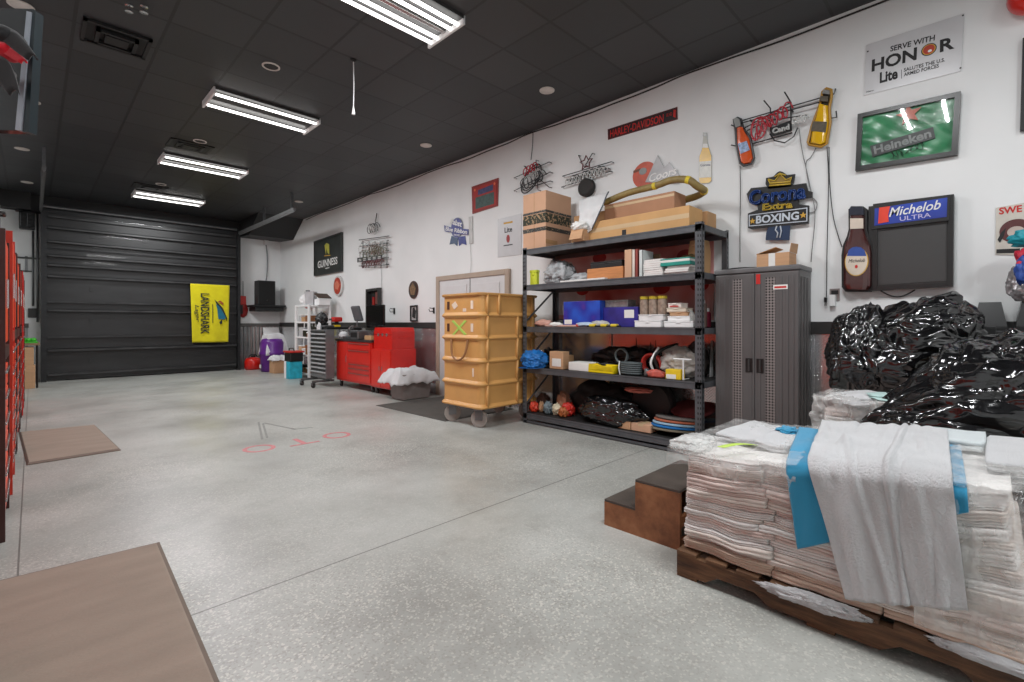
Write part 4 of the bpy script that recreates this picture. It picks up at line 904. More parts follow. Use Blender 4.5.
tag(blob(MB(), (4.74, 2.18, SS[3] + .1), (.12, .13, .12), 41, .25, sub=4, flat=SS[3]).build('brown_bundle', M('olive_brown', (128, 104, 66), .8), None, smooth=True), 'olive brown bundle behind the teal folder', 'bundle')
t = thing('paper_bag', 'tan paper bag standing at the right end of the second shelf', 'bag', (4.82, 2.11, SS[3])); mb = MB(); mb._add([(x * s_, y * s_, z) for z, s_ in ((0, 1), (.24, 1.05), (.36, .9)) for x, y in ((-.09, -.07), (.08, -.075), (.085, .07), (-.085, .075))], [[0, 3, 2, 1], [8, 9, 10, 11]] + [[a + i, a + (i + 1) % 4, a + 4 + (i + 1) % 4, a + 4 + i] for a in (0, 4) for i in range(4)]); mb.build('bag', cardb2, t)
MB().box((-.10, -.05, .3), (-.086, .05, .32)).build('fold', cardb, t)
# --- third shelf
bl = N('blue_carton'); bl.l(bl.ramp(bl.noise(3, 2), [(.35, lin((30, 84, 190))), (.52, lin((30, 44, 150))), (.62, lin((96, 40, 130)))]), bl.b.inputs['Base Color']); bl.b.inputs['Roughness'].default_value = .4; bl = bl.m
t = sbox(crt, 'large blue printed carton on the third shelf', 'box', 563.5, 600, 301, 2, 4.50, .28, name='blue_carton', mat=bl, tp=False, label_face=(.76, .97, .1, .28))
t = sbox(crt, 'second, lower blue purple carton on the third shelf', 'box', 600.5, 638, 307, 2, 4.56, .26, name='blue_carton', mat=M('indigo', (50, 46, 134), .4, var=.3, scale=6), tp=False, label_face=(.1, .35, .45, .85))
clr = M('clear_tub', (176, 174, 170), .25, var=.2, scale=30)
sbox(tub, 'clear tub of hardware on the second blue carton', 'tub', 602, 628, 300, 2, 4.60, .18, z0=P(619, 307, X=4.56).z + .002, mat=clr, name='clear_tub', cat='tub')
redp = M('coral_plastic', (206, 84, 70), .5)
rnd = random.Random(9)
def litter(lab, px, py, lev, X, r, m, sd, cat='part', name='loose_part', g=None):
    p = P(px, py, X=X); tag(blob(MB(), (X, p.y, SS[lev] + r[2] * .8), r, sd, .3, crease=.1, sub=3, flat=SS[lev]).build(name, m, None, smooth=True), lab, cat, g)
t = thing('hand_saw', 'coral red long tool lying at the front of the third shelf', 'tool', (4.45, 3.65, SS[2])); MB().box((-.02, -.28, 0), (.02, .22, .022), .008).build('blade', M('pale_pink', (214, 170, 156), .5), t); MB().box((-.025, -.42, 0), (.025, -.26, .035), .012).build('handle', redp, t)
litter('small black tool head near the left blue carton', 561, 318, 2, 4.52, (.03, .05, .05), black, 2)
litter('crumpled pink wrapper at the left end of the third shelf', 543, 318, 2, 4.50, (.06, .12, .05), M('pink_wrap', (214, 164, 148), .5), 4, 'wrapper', 'wrapper')
litter('white crumpled wrapper before the large blue carton', 556, 321, 2, 4.46, (.04, .10, .03), paper, 6, 'wrapper', 'wrapper')
litter('blue white sachet heap in front of the large blue carton', 585, 321, 2, 4.45, (.04, .13, .03), M('ice_blue', (176, 194, 214), .4), 7, 'packet', 'packet')
litter('clear packet before the second blue carton', 600, 320, 2, 4.47, (.04, .12, .04), clr, 9, 'packet', 'packet')
ylw = M('lemon_plastic', (226, 202, 60), .4)
t = thing('spirit_level', 'black and yellow clamp tool lying on the third shelf edge', 'clamp', (4.425, P(604, 325, X=4.42).y, SS[2])); MB().box((-.02, -.20, 0), (.02, .22, .018), .005).build('bar', black, t)
for y in (-.13, .0, .15): MB().box((-.024, y - .04, .004), (.024, y + .04, .034), .01).build('grip', ylw, t)
def jar(lab, px, X, z0, r=.05, h=.13, lidm=ylw):
    p = P(px, 300, X=X); t = thing('jar', lab, 'jar', (X, p.y, z0), group='clear jars with yellow lids'); MB().lathe([(r * .92, 0), (r, .01), (r, h * .8), (r * .85, h * .86)], (0, 0, 0), 20).build('body', M('jar_contents', (150, 132, 118), .2, var=.35, scale=24), t); MB().lathe([(r * .95, h * .86), (r, h * .88), (r, h), (r * .9, h + .004)], (0, 0, 0), 20).build('lid', lidm, t)
w1 = P(640, 316, X=4.46).z
sbox(tub, 'long white lidded case at the bottom of the front stack', 'case', 634, 661, 320.5, 2, 4.43, .2, mat=white); w0 = P(647, 320.5, X=4.43).z + .001
sbox(tub, 'white flat case upon the long white case', 'case', 638, 663, 314.5, 2, 4.44, .2, z0=w0, mat=M('white_plastic', (224, 222, 222), .4)); w1 = P(650, 314.5, X=4.44).z + .001
for px, nm in ((644.5, 'left'), (653.5, 'middle'), (662.5, 'right')): jar(f'{nm} clear jar with a yellow lid on the white cases', px, 4.56, w1, .048, P(653, 296.5, X=4.56).z - w1)
sbox(tub, 'wide white case under the other cases beside the post', 'case', 663.5, 693.5, 321, 2, 4.43, .2, mat=white); w0 = P(678, 321, X=4.43).z + .001
zz2 = w0
for i, (pl, pr, pt, m, lab) in enumerate(((667, 690, 316, white, 'narrow white case second in the pile beside the post'), (669, 688, 312, cardb, 'thin tan box third in the pile beside the post'), (666, 686, 308, M('bone', (222, 208, 190), .5), 'bone coloured tray fourth in the pile beside the post'), (667.5, 681, 303, M('sign_white', (226, 214, 206), .5), 'small white red labelled box on top of the case pile'))):
    t_ = sbox(tub, lab, 'case', pl, pr, pt, 2, 4.45, .16, z0=zz2, mat=m, name='small_case'); zz2 = P((pl + pr) / 2, pt, X=4.45).z + .001
    if i == 3: MB().box((-.084, -.045, .012), (-.0825, .045, .022)).build('red_label', redtext, t_)
litter('clear bag of fittings leaning on the case pile', 690, 312, 2, 4.52, (.05, .06, .09), clr, 12, 'bag', 'parts_bag')
for i, (px, h, m, lab) in enumerate(((705, .22, M('dust_brown', (126, 104, 94), .5), 'dusty brown canister right of the rack post'), (709.5, .14, M('wine', (110, 30, 48), .4), 'wine red canister right of the rack post'))):
    p = P(px, 320, X=4.75); t = thing('canister', lab, 'canister', (4.75 + .1 * i, max(2.06, p.y), SS[2])); MB().lathe([(.045, 0), (.05, .01), (.05, h), (.04, h + .02)], (0, 0, 0), 18).build('body', m, t); MB().lathe([(.035, h + .02), (.035, h + .05), (.03, h + .055)], (0, 0, 0), 16).build('cap', paper, t)
# --- fourth shelf
tarp = M('tarp_blue', (30, 112, 186), .5, var=.3, scale=10)
tag(blob(MB(), (4.40, 4.00, SS[1] + .09), (.15, .17, .12), 51, .25, crease=.12, sub=5, warp=lambda p: Vector((p.x - (.12 if p.z < SS[1] else 0), p.y, p.z)), flat=SS[1]).build('tarp', tarp, None, smooth=True), 'bright blue folded tarp at the left end of the fourth shelf', 'tarp')
sbox(crt, 'upright carton with white label on the fourth shelf', 'box', 549.5, 563, 351.5, 1, 4.42, .12, mat=cardb, label_face=(.15, .8, .15, .6), tp=False)
sbox(crt, 'small brown carton behind the labelled carton', 'box', 560, 569, 355, 1, 4.56, .1, mat=cardb2, tp=False)
sbox(crt, 'white printed carton on the fourth shelf', 'box', 568.5, 588.5, 362.5, 1, 4.42, .2, mat=paper, label_face=(.45, .95, .1, .9), tp=False)
t = thing('open_tray', 'bright yellow open tray on the fourth shelf', 'tray', (4.47, P(603, 372, X=4.47).y, SS[1])); yb = M('bright_yellow', (240, 212, 20), .4)
wy = (P(590, 372, X=4.42).y - P(615, 372, X=4.42).y) / 2
MB().box((-.05, -wy, 0), (.05, wy, .02), .003).build('bottom', yb, t)
for pts in ([(-.05, -wy, .02), (-.05, wy, .02), (-.07, wy * .85, .095), (-.07, -wy * .9, .075)], [(.05, -wy, .02), (.05, wy, .02), (.06, wy, .09), (.06, -wy, .09)]): MB().slab(pts, .004).build('wall', yb, t)
for s in (-1, 1): MB().slab([(-.05, s * wy, .02), (.05, s * wy, .02), (.05, s * (wy + .0), .09), (-.06, s * (wy * .9), .08)], .004).build('end_flap', yb, t)
# hoses and cables
cab = M('cable_black', (24, 24, 25), .45)
def coil(lab, c, R, r, turns, axis, m, seed, cat='cable', name='cable_coil', thick=.05):
    rr_ = random.Random(seed); pts = []; n = turns * 16
    for i in range(n):
        a = 2 * math.pi * i / 16; q = R * (1 + rr_.uniform(-.06, .06)); d = (i / n - .5) * thick
        v = {'X': (d, q * math.cos(a), q * math.sin(a)), 'Z': (q * math.cos(a), q * math.sin(a), d), 'Y': (q * math.cos(a), d, q * math.sin(a))}[axis]; pts.append(v)
    t = thing(name, lab, cat, c); MB().tube(bez(pts, 2), r, 6).build('loops', m, t, smooth=True); MB().box((-.012, -.012, -R - r if axis != 'Z' else -thick / 2 - r), (.012, .012, -R + r if axis != 'Z' else thick / 2 + r)).build('tie', m, t); return t
coil('black cable coil lying behind the yellow tray, left', (4.66, 3.10, SS[1] + .055), .13, .012, 6, 'Z', cab, 1, thick=.08)
coil('black cable coil lying behind the yellow tray, right', (4.68, 2.80, SS[1] + .055), .13, .012, 6, 'Z', cab, 2, thick=.08)
coil('grey ringed coil standing on the black cables', (4.58, 2.88, SS[1] + .19), .075, .007, 4, 'X', M('steel_grey', (110, 120, 124), .3), 3, thick=.03)
tag(blob(MB(), (4.80, 2.98, SS[1] + .12), (.12, .40, .14), 61, .4, crease=.1, sub=5, flat=SS[1]).build('black_bundle', cab, None, smooth=True), 'black bundle of straps heaped at the back of fourth shelf', 'bundle')
for i, (y, h) in enumerate(((2.84, .38), (2.66, .34), (2.60, .36))):
    t = thing('antenna', f'thin black upright rod {("nearest the grey coil", "left of the red coil", "behind the red coil")[i]}', 'rod', (4.84, y, SS[1])); MB().tube([(0, 0, 0), (.0, .01, h)], .006, 6).build('rod', cab, t); MB().lathe([(.02, 0), (.02, .03), (.006, .04)], (0, 0, 0), 12).build('base', cab, t)
coil('red hose coil standing behind the ribbed grey reel', (4.60, 2.52, SS[1] + .118), .10, .016, 4, 'X', M('hose_red', (176, 44, 34), .5), 5, cat='hose', name='hose_coil', thick=.06)
# ribbed grey reel
p = P(631, 376, X=4.50); gr = M('reel_grey', (74, 82, 84), .5)
t = thing('hose_reel', 'dark grey ribbed air hose bundle on the fourth shelf', 'hose', (4.49, p.y, SS[1]))
for i in range(6):
    mb = MB(); mb.tube([(.055 * math.cos(a) if abs(math.cos(a)) > 0 else 0, .125 * math.sin(a), .018 + i * .021) for a in [2 * math.pi * j / 20 for j in range(20)]], .0115, 8, closed=True); mb.build('loop', gr, t, smooth=True)
MB().tube([(-.06, .09, .0), (-.07, .10, .07), (-.04, .11, .14)], .006, 6).build('tie', white, t)
canvas = M('canvas_grey', (178, 172, 166), .8, var=.15, bump=.3)
t = thing('tool_bag', 'light grey canvas bag slumped at the right of the fourth shelf', 'bag', (4.70, 2.27, SS[1]))
blob(MB(), (0, 0, .14), (.17, .20, .17), 71, .18, crease=.06, sub=5, flat=0).build('bag', canvas, t, smooth=True)
MB().tube(bez([(-.14, .15, .05), (-.18, .18, .2), (-.12, .10, .29), (.02, .03, .33)]), .016, 8).build('strap', black, t, smooth=True)
MB().tube(bez([(-.15, .19, .02), (-.20, .21, .15), (-.15, .15, .30)]), .012, 6).build('pale_strap', white, t, smooth=True)
tag(blob(MB(), (4.82, 2.14, SS[1] + .17), (.10, .11, .18), 73, .2, crease=.05, sub=4, flat=SS[1]).build('dark_bundle', M('dark_taupe', (70, 62, 58), .8), None, smooth=True), 'dark taupe bundle beside the grey canvas bag', 'bundle')
t = sbox(crt, 'small yellow carton on the fourth shelf front', 'box', 665.5, 680.5, 369.5, 1, 4.41, .1, mat=M('signal_yellow', (232, 196, 40), .5), tp=False, name='yellow_carton', label_face=(.3, .95, .05, .5))
litter('red and white packet beside the yellow carton', 656, 372, 1, 4.44, (.04, .10, .045), M('red_packet', (196, 92, 80), .5, var=.4, scale=20), 77, 'packet', 'packet')
litter('small grey spray head beside the hose bundle', 647, 372, 1, 4.45, (.03, .03, .05), greym, 78)
t = thing('wire_stand', 'white metal stand frame next to the right rack post', 'stand', (4.43, 2.08, SS[1])); MB().tube([(0, .02, 0), (0, .02, .20)], .008, 6).tube([(0, -.06, .20), (0, .12, .20)], .008, 6).tube([(0, .02, .004), (.12, .02, .004)], .006, 6).build('frame', white, t)
t = thing('leaning_card', 'white curved plastic guard at the right end of fourth shelf', 'panel', (4.90, 2.03, SS[1])); MB().slab([(-.03, -.0, 0), (.05, -.0, 0), (.06, .01, .36), (.03, .01, .36)], .004).build('panel', white, t)
litter('white cord loop near the left of the third shelf', 549, 322, 1, 4.85, (.05, .1, .12), black, 14, 'bundle', 'dark_bundle')
# --- bottom shelf
decos = [(534, 412, (.05, .05, .06), M('deco_red', (214, 66, 40), .4), 'red ball ornament at the left of the bottom shelf'), (541, 409, (.03, .03, .06), cardb, 'small tan packet beside the red ornament'), (537, 400, (.06, .07, .05), M('deco_brown', (96, 70, 58), .7), 'brown tangle behind the red ornament'),
         (548, 404, (.04, .05, .07), M('deco_grey', (110, 124, 130), .5), 'blue grey sprig on the bottom shelf'), (556, 412, (.04, .06, .06), M('deco_cream', (216, 204, 176), .6), 'cream ribbon among the red decorations'), (567, 405, (.06, .07, .07), M('deco_scarlet', (204, 46, 34), .4), 'scarlet bow among the decorations'),
         (563, 413, (.04, .05, .05), M('deco_amber', (176, 100, 52), .5), 'amber ornament under the scarlet bow'), (558, 399, (.06, .07, .08), M('deco_copper', (158, 110, 84), .6), 'copper foliage at the back of the decorations'), (561, 419, (.03, .08, .02), M('deco_crimson', (170, 30, 44), .5), 'crimson strip at the shelf edge below the decorations')]
for i, (px, py, r, m, lab) in enumerate(decos):
    p = P(px, py, X=4.50 + .04 * (i % 3)); r = tuple(q * 1.15 for q in r); base_z = SS[0] if py > 403 else SS[0]
    tag(blob(MB(), (4.50 + .05 * (i % 3) + (.1 if py < 403 else 0), p.y, SS[0] + r[2] * .9 + (.05 if py < 403 else 0)), (r[0], r[1], r[2] + (.05 if py < 403 else 0)), 80 + i, .45, freq=3, crease=.15, sub=4, flat=SS[0]).build('decoration', m, None, smooth=True), lab, 'decoration', 'festive clutter on the bottom shelf')
tag(blob(MB(), (4.56, 3.02, SS[0] + .13), (.17, .42, .17), 91, .2, freq=1.6, crease=.10, cf=2.5, sub=5, flat=SS[0], stretch=(1, 1, 1)).build('trash_bag', bagm, None, smooth=True), 'black plastic rubbish bag lying on the bottom shelf', 'bag')
t = thing('round_basket', 'black round basket tipped on its side on the bottom shelf', 'basket', (4.80, 2.62, SS[0] + .245)); MB().lathe([(.22, -.06), (.243, -.03), (.243, .05), (.20, .09), (.05, .10)], (0, 0, 0), 36, 'X').build('basket', M('basket_black', (40, 37, 37), .6, bump=.6, bscale=60), t)
tag(blob(MB(), (4.78, 3.25, SS[0] + .2), (.16, .42, .23), 93, .25, crease=.05, sub=4, flat=SS[0]).build('dark_cover', M('cover_black', (20, 20, 21), .8), None, smooth=True), 'black soft cover heaped behind the rubbish bag', 'cover')
tag(blob(MB(), (4.62, 2.70, SS[0] + .44), (.08, .16, .03), 95, .3, sub=4).build('pink_rag', M('salmon', (196, 112, 96), .8), None, smooth=True), 'salmon pink rag lying on top of the black bundle', 'cloth')
bpy.data.objects['pink_rag'].location.z = -.04
y1, ym_, y0 = P(614, 434, X=4.43).y, P(630, 434, X=4.43).y, P(650, 434, X=4.43).y
carton('flat_carton', 'left low tan carton on the bottom shelf', (4.52, (y1 + ym_) / 2, SS[0]), .17, y1 - ym_ - .004, .085, mat=cardb)
carton('flat_carton', 'right low tan carton on the bottom shelf', (4.53, (ym_ + y0) / 2, SS[0]), .17, ym_ - y0 - .004, .08, mat=M('cardboard_pink', (206, 164, 134), .85))
padc = [('taupe', (120, 112, 96)), ('blue', (34, 110, 176)), ('pale blue', (150, 180, 200)), ('rust red', (172, 96, 70)), ('grey', (104, 98, 94))]
for i, (cn, c) in enumerate(padc):
    t = thing('floor_pad', f'{cn} round floor buffing pad in the leaning pile', 'pad', (4.66 + .012 * i, 2.31 - .01 * i, SS[0] + .014 + .028 * i), group='round floor pads'); t.rotation_euler = (0, .10, 0)
    MB().lathe([(.06, -.011), (.232, -.011), (.24, -.006), (.24, .006), (.232, .011), (.06, .011)], (0, 0, .025), 40).build('disc', M('pad_' + cn.replace(' ', '_'), c, .9, bump=.4, bscale=150), t)
t = thing('floor_pad', 'maroon round pad leaning behind the pile against the tread plate', 'pad', (4.86, 2.20, SS[0] + .235)); t.rotation_euler = (0, -.25, 0)
MB().lathe([(.03, -.012), (.22, -.012), (.22, .012), (.03, .012)], (0, 0, 0), 36).build('disc', M('pad_maroon', (110, 44, 44), .9), t)
# ================================================================ locker cabinet right of the rack
LX0, LX1, LY0, LY1, LH = 4.63, 5.02, 1.16, 1.882, 1.755
lk = M('locker_grey', (92, 89, 89), .42, var=.07, scale=3); lkd = M('locker_dark', (56, 54, 54), .5)
t = thing('utility_cabinet', 'tall grey plastic two door utility cabinet with perforated strips', 'cabinet', ((LX0 + LX1) / 2, (LY0 + LY1) / 2, 0)); hx, hy = (LX1 - LX0) / 2, (LY1 - LY0) / 2
MB().box((-hx + .02, -hy + .006, .0), (hx, hy - .006, LH - .03), .008).build('body', lk, t)
MB().box((-hx - .006, -hy - .004, LH - .045), (hx, hy + .004, LH), .012).build('top_cap', M('locker_cap', (104, 103, 104), .4), t)
perf = N('perforated_strip'); v = perf.n('ShaderNodeTexVoronoi'); v.inputs['Scale'].default_value = 40; v.inputs['Randomness'].default_value = 0; v.voronoi_dimensions = '2D'; sx_ = perf.n('ShaderNodeSeparateXYZ'); cx_ = perf.n('ShaderNodeCombineXYZ'); perf.l(perf.coord(), sx_.inputs[0]); perf.l(sx_.outputs[1], cx_.inputs[0]); perf.l(sx_.outputs[2], cx_.inputs[1]); perf.l(cx_.outputs[0], v.inputs['Vector'])
perf.l(perf.ramp(v.outputs['Distance'], [(.26, lin((26, 25, 25))), (.40, lin((132, 124, 122)))]), perf.b.inputs['Base Color']); perf.b.inputs['Roughness'].default_value = .5; perf.bump(v.outputs['Distance'], .5, .004); perf = perf.m
for s, (a, b) in enumerate(((-hy + .008, -.002), (.002, hy - .008))):
    d = MB().box((-hx, a, .04), (-hx + .02, b, LH - .055), .008).build('door', lk, t); wdt = b - a
    strip = (a + wdt * .52, a + wdt * .74) if s == 0 else (a + wdt * .30, a + wdt * .54)
    MB().box((-hx - .004, strip[0], .10), (-hx, strip[1], LH - .10)).build('perforated_strip', perf, d)
    mb = MB()
    for f_ in ((.10, .16), (.22, .28), (.36, .42), (.86, .92)) if s == 0 else ((.06, .12), (.62, .68), (.74, .80), (.88, .94)):
        mb.box((-hx - .006, a + wdt * f_[0], .09), (-hx, a + wdt * f_[1], LH - .09), .003)
    mb.build('moulded_rib', lk, d)
    hy_ = b - .045 if s == 0 else a + .045
    MB().box((-hx - .008, hy_ - .03, .80), (-hx, hy_ + .03, .93), .004).build('handle_recess', M('handle_black', (20, 20, 20), .4), d)
    MB().box((-hx - .016, hy_ - .008, .81), (-hx - .008, hy_ + .008, .92), .003).build('handle_grip', lkd, d)
MB().box((-hx - .0075, -.050, 1.60), (-hx - .006, -.015, 1.69)).build('red_sticker', redtext, t)
st_ = MB().box((-hx - .0075, -hy + .09, 1.545), (-hx - .006, -hy + .205, 1.585)).build('white_sticker', paper, t)
MB().box((-hx - .0085, -hy + .10, 1.555), (-hx - .0075, -hy + .195, 1.572)).build('red_print', redtext, st_)
mb = MB()
for x in (-.12, -.03, .06): mb.box((x, -hy - .004, .08), (x + .03, -hy + .008, LH - .1), .004)
mb.build('side_ribs', lk, t)
pX = 4.80; y1, y0 = P(756, 262, X=4.72).y, P(789, 262, X=4.72).y
t = carton('cardboard_box', 'open cardboard box with raised flap on top of the grey cabinet', (4.84, (y0 + y1) / 2 + .0, LH + .001), .22, y1 - y0, .125, mat=cardb, tp=False, label_face=(.42, .62, 0, 1))
hw = (y1 - y0) / 2
MB().slab([(-.11, -hw, .125), (.11, -hw, .125), (.11, -hw - .012, .215), (-.11, -hw - .012, .20)], .004).build('raised_flap', cardb, t)
MB().slab([(-.11, hw, .125), (-.11, -hw * .2, .175), (.11, -hw * .2, .175), (.11, hw, .125)], .004).build('peaked_flap', cardb2, t)
tag(MB().tube(bez([(4.75, 1.82, LH + .01), (4.80, 1.76, LH + .02), (4.72, 1.68, LH + .012), (4.86, 1.60, LH + .02), (4.78, 1.52, LH + .012)]), .01, 6).build('loose_cable', cab, None, smooth=True), 'black loose cable on top of the grey cabinet', 'cable')
# ================================================================ RIGHT WALL: signs, neons, small things
inkw = M('print_white', (232, 232, 230), .5); tin = M('tin_white', (206, 206, 208), .3, .1, var=.03)
gold = M('print_gold', (206, 160, 60), .5); brown = M('print_brown', (118, 66, 40), .5)
rod = M('neon_rack', (34, 34, 36), .45); dim = M('unlit_tube', (206, 206, 204), .15); dimr = M('unlit_red_tube', (176, 50, 62), .2)
# honor sign
s = Sign('metal_sign', 'white tin sign reading SERVE WITH HONOR high on the right wall', 'sign', 915, 55)
s.poly('plate', [(866.5, 45.5), (864, 96), (961, 71.5), (964.5, 13.5)], .003, .009, tin)
s.text('lettering', 'SERVE WITH', (890.5, 49.5), (935, 38), 5.5, .009, blktext, bold=.02)
s.text('lettering', 'HON', (872, 66.3), (917, 53.8), 12.5, .009, blktext, bold=.03)
s.disc('target_mark', 929, 50, .047, .047, .009, .0115, M('ring_black', (28, 28, 28), .5)); s.disc('target_mark', 929, 50, .041, .041, .0115, .012, gold); s.disc('target_mark', 929, 50, .035, .035, .012, .0135, M('rust_red', (186, 62, 38), .5)); s.disc('target_mark', 930, 51.5, .012, .010, .0135, .0145, inkw)
s.text('lettering', 'R', (940, 46.8), (954.5, 42.5), 12.5, .009, blktext, bold=.03)
s.text('lettering', 'Lite', (880, 78.5), (898, 73.5), 11, .009, blktext, bold=.035)
s.text('lettering', 'SALUTES THE U.S.', (904, 70.5), (945, 60), 3.6, .009, blktext, bold=.015); s.text('lettering', 'ARMED FORCES', (904, 75.2), (939, 66), 3.6, .009, blktext, bold=.015)
s.poly('divider', [(901.4, 70), (901.4, 79), (901.9, 79), (901.9, 70)], .009, .0095, blktext)
for px, py in ((868, 52), (963, 16), (960.5, 68.5)): s.disc('screw', px, py, .006, .006, .009, .012, blktext)
s.text('small_print', 'Millerco', (866.5, 92.5), (874, 90.5), 1.4, .009, blktext)
# green framed flag sign
s = Sign('framed_beer_flag', 'black framed green satin beer flag behind glass with a red star', 'picture', 908, 131, off=.035)
fq = [(858, 114.5), (855.5, 171), (957.5, 155), (961, 91.5)]
s.poly('backing', fq, .003, .012, black); fr = s.frame('frame', fq, .035, .012, .05, M('frame_black', (32, 31, 31), .3))
ga, gb, gc, gd = [s.loc(*p) for p in ((860.5, 117), (858.5, 167.5), (955, 152.5), (958.3, 95))]
sat = M('green_satin', (44, 146, 92), .3, var=.35, scale=4, coat=.4)
def satf(u, v):
    a = [ga[i] * (1 - u) + gd[i] * u for i in (0, 1)]; b = [gb[i] * (1 - u) + gc[i] * u for i in (0, 1)]
    n_ = noise.noise(Vector((u * 3 + v * 2.5, v * 2 - u, 3))) + .5 * noise.noise(Vector((u * 6 - v * 4, v * 4, 7)))
    return (a[0] * (1 - v) + b[0] * v, a[1] * (1 - v) + b[1] * v, .022 + .012 * n_)
MB().grid(satf, 50, 34).build('satin', sat, s.r, smooth=True)
s.poly('name_bar', [(870, 146), (872.5, 157), (935.5, 138), (933, 127)], .030, .038, M('bar_grey', (62, 66, 66), .4)); s.text('lettering', 'Heineken', (874, 150.5), (931, 133), 8.5, .038, M('lettering_grey', (150, 156, 154), .4), bold=.03)
import math as _m
def star(sg, name, px, py, R, z0, z1, m, an=0.0):
    c = sg.loc(px, py); mb = MB(); mb.prism([(c[0] + (R if i % 2 == 0 else R * .42) * _m.cos(_m.pi / 2 + i * _m.pi / 5 + an), c[1] + (R if i % 2 == 0 else R * .42) * _m.sin(_m.pi / 2 + i * _m.pi / 5 + an)) for i in range(10)], z0, z1); return mb.build(name, m, sg.r)
star(s, 'red_star', 909, 114.5, .085, .034, .041, M('star_red', (206, 112, 88), .4), .1)
s.tubes('vine_line', [[(890 + 34 * i / 40 + 2.5 * _m.sin(i * 1.1), 156 - 11 * i / 40 + 3.5 * _m.cos(i * .9), .037) for i in range(41)]], .0022, blktext)
glass = N('glass_pane'); glass.t.nodes.remove(glass.b); a_ = glass.n('ShaderNodeBsdfTransparent'); b_ = glass.n('ShaderNodeBsdfGlossy'); b_.inputs['Roughness'].default_value = .02; m_ = glass.n('ShaderNodeMixShader'); m_.inputs[0].default_value = .10
glass.l(a_.outputs[0], m_.inputs[1]); glass.l(b_.outputs[0], m_.inputs[2]); glass.l(m_.outputs[0], glass.out.inputs[0]); glass = glass.m
s.poly('glass', [(860, 116.5), (858, 168.5), (955.5, 153), (958.8, 94.5)], .044, .046, glass)
# lit beer board with bottle
s = Sign('beer_board', 'black menu board with blue header and a large moulded beer bottle', 'sign', 900, 245, off=.085)
bk = M('board_black', (44, 43, 43), .35, var=.05)
s.poly('panel', [(868, 206), (868, 291), (953, 286), (954, 194)], .004, .06, bk)
s.frame('frame', [(873, 204), (873, 290.5), (953, 286.5), (954, 194)], .03, .06, .085, M('board_frame', (34, 33, 33), .3))
s.poly('writing_surface', [(876.5, 226), (876.5, 285), (946.5, 280.5), (946.5, 219)], .06, .064, M('slate_screen', (66, 65, 65), .35, var=.03))
s.poly('header', [(872.5, 206.5), (872, 229.5), (949, 220.5), (950, 195.5)], .062, .095, black)
hb = N('header_blue'); hb.l(hb.ramp(hb.noise(2.2, 2), [(.3, lin((40, 44, 120))), (.7, lin((58, 86, 190)))]), hb.b.inputs['Base Color']); hb.b.inputs['Roughness'].default_value = .25; hb = hb.m
s.poly('header_face', [(875, 208.8), (874.5, 226), (946.8, 217.2), (947.5, 197.8)], .095, .099, hb)
s.poly('red_ribbon', [(879.5, 208), (878.5, 224), (889, 222), (888.5, 215), (890.5, 206.5)], .099, .103, M('ribbon_red', (224, 62, 40), .4))
s.text('lettering', 'Michelob', (889, 213), (941, 204.5), 9.0, .099, inkw, shear=.35, bold=.01)
s.text('lettering', 'ULTRA', (900, 219.2), (931, 215), 4.4, .099, M('lilac_print', (190, 184, 220), .5), bold=.005)
bot = [(852.5, 207.5), (849.8, 210), (850, 229), (848.5, 236), (844.5, 245), (843, 255), (843, 285), (845.5, 289.5), (869, 289.5), (871.5, 286), (871.5, 253), (870.5, 245), (866.5, 237), (864.8, 229), (864.8, 211), (862.5, 207.5)]
s.poly('bottle_backing', [(852, 206), (848, 209), (848.3, 229), (846.5, 236), (842.5, 245), (841, 255), (841.3, 287), (845, 291.5), (870, 291.5), (873, 287), (873, 253), (872, 245), (868.5, 237), (867, 229), (867, 209), (863, 206)], .004, .07, black)
def bulge(sg, name, pts, z0, dz, m, parent=None, inset=.86):
    c = [sg.loc(*p) for p in pts]; cx = sum(p[0] for p in c) / len(c); mb = MB(); n = len(c); rings = []
    for k_, f_ in ((0, 1.0), (.6, .93), (.9, .75), (1, .45)):
        rings.append([(cx + (x - cx) * f_, y, z0 + dz * k_) for x, y in c])
    mb._add([p for r in rings for p in r], [list(range(n))[::-1], list(range(3 * n, 4 * n))] + [[a * n + i, a * n + (i + 1) % n, (a + 1) * n + (i + 1) % n, (a + 1) * n + i] for a in range(3) for i in range(n)])
    return mb.build(name, m, parent or sg.r, smooth=False)
b_ = bulge(s, 'bottle', bot, .07, .05, M('beer_brown_glass', (72, 36, 34), .12, var=.3, coat=.6))
s.poly('bottle_cap', [(852, 207), (850, 210), (850.3, 216), (864.6, 215.5), (864.6, 210), (862.5, 207)], .085, .126, M('cap_navy', (34, 38, 52), .3))
s.poly('neck_label', [(851, 219), (851, 229.5), (864, 229), (864, 219)], .10, .124, M('label_cream', (214, 200, 184), .5))
s.disc('oval_label', 857.3, 262, .082, .122, .10, .124, gold); s.disc('oval_label', 857.3, 262, .076, .115, .12, .1265, M('label_cream', (214, 200, 184), .5))
s.poly('label_blue', [(848, 256.5), (849.5, 251), (853, 248), (857.3, 247.2), (862, 248), (865.5, 251), (867.3, 256.5)], .126, .128, M('label_blue', (42, 74, 150), .5)); s.text('lettering', 'Michelob', (849.5, 261.5), (866, 260.5), 3.4, .1265, blktext, shear=.3); s.disc('label_seal', 857.3, 267, .01, .015, .126, .129, redtext)
tag(s.tubes('power_cord', [[(878 + i * 3.0, 289.5 + 7 * _m.sin(i / 12 * _m.pi), .02) for i in range(13)]], .005, black), 'thin cord sagging under the beer board', 'cord')
o = bpy.data.objects['power_cord']; mw = s.r.matrix_world.copy(); o.parent = None; o.matrix_world = Matrix.Translation(s.o) @ ROT_R.to_4x4()
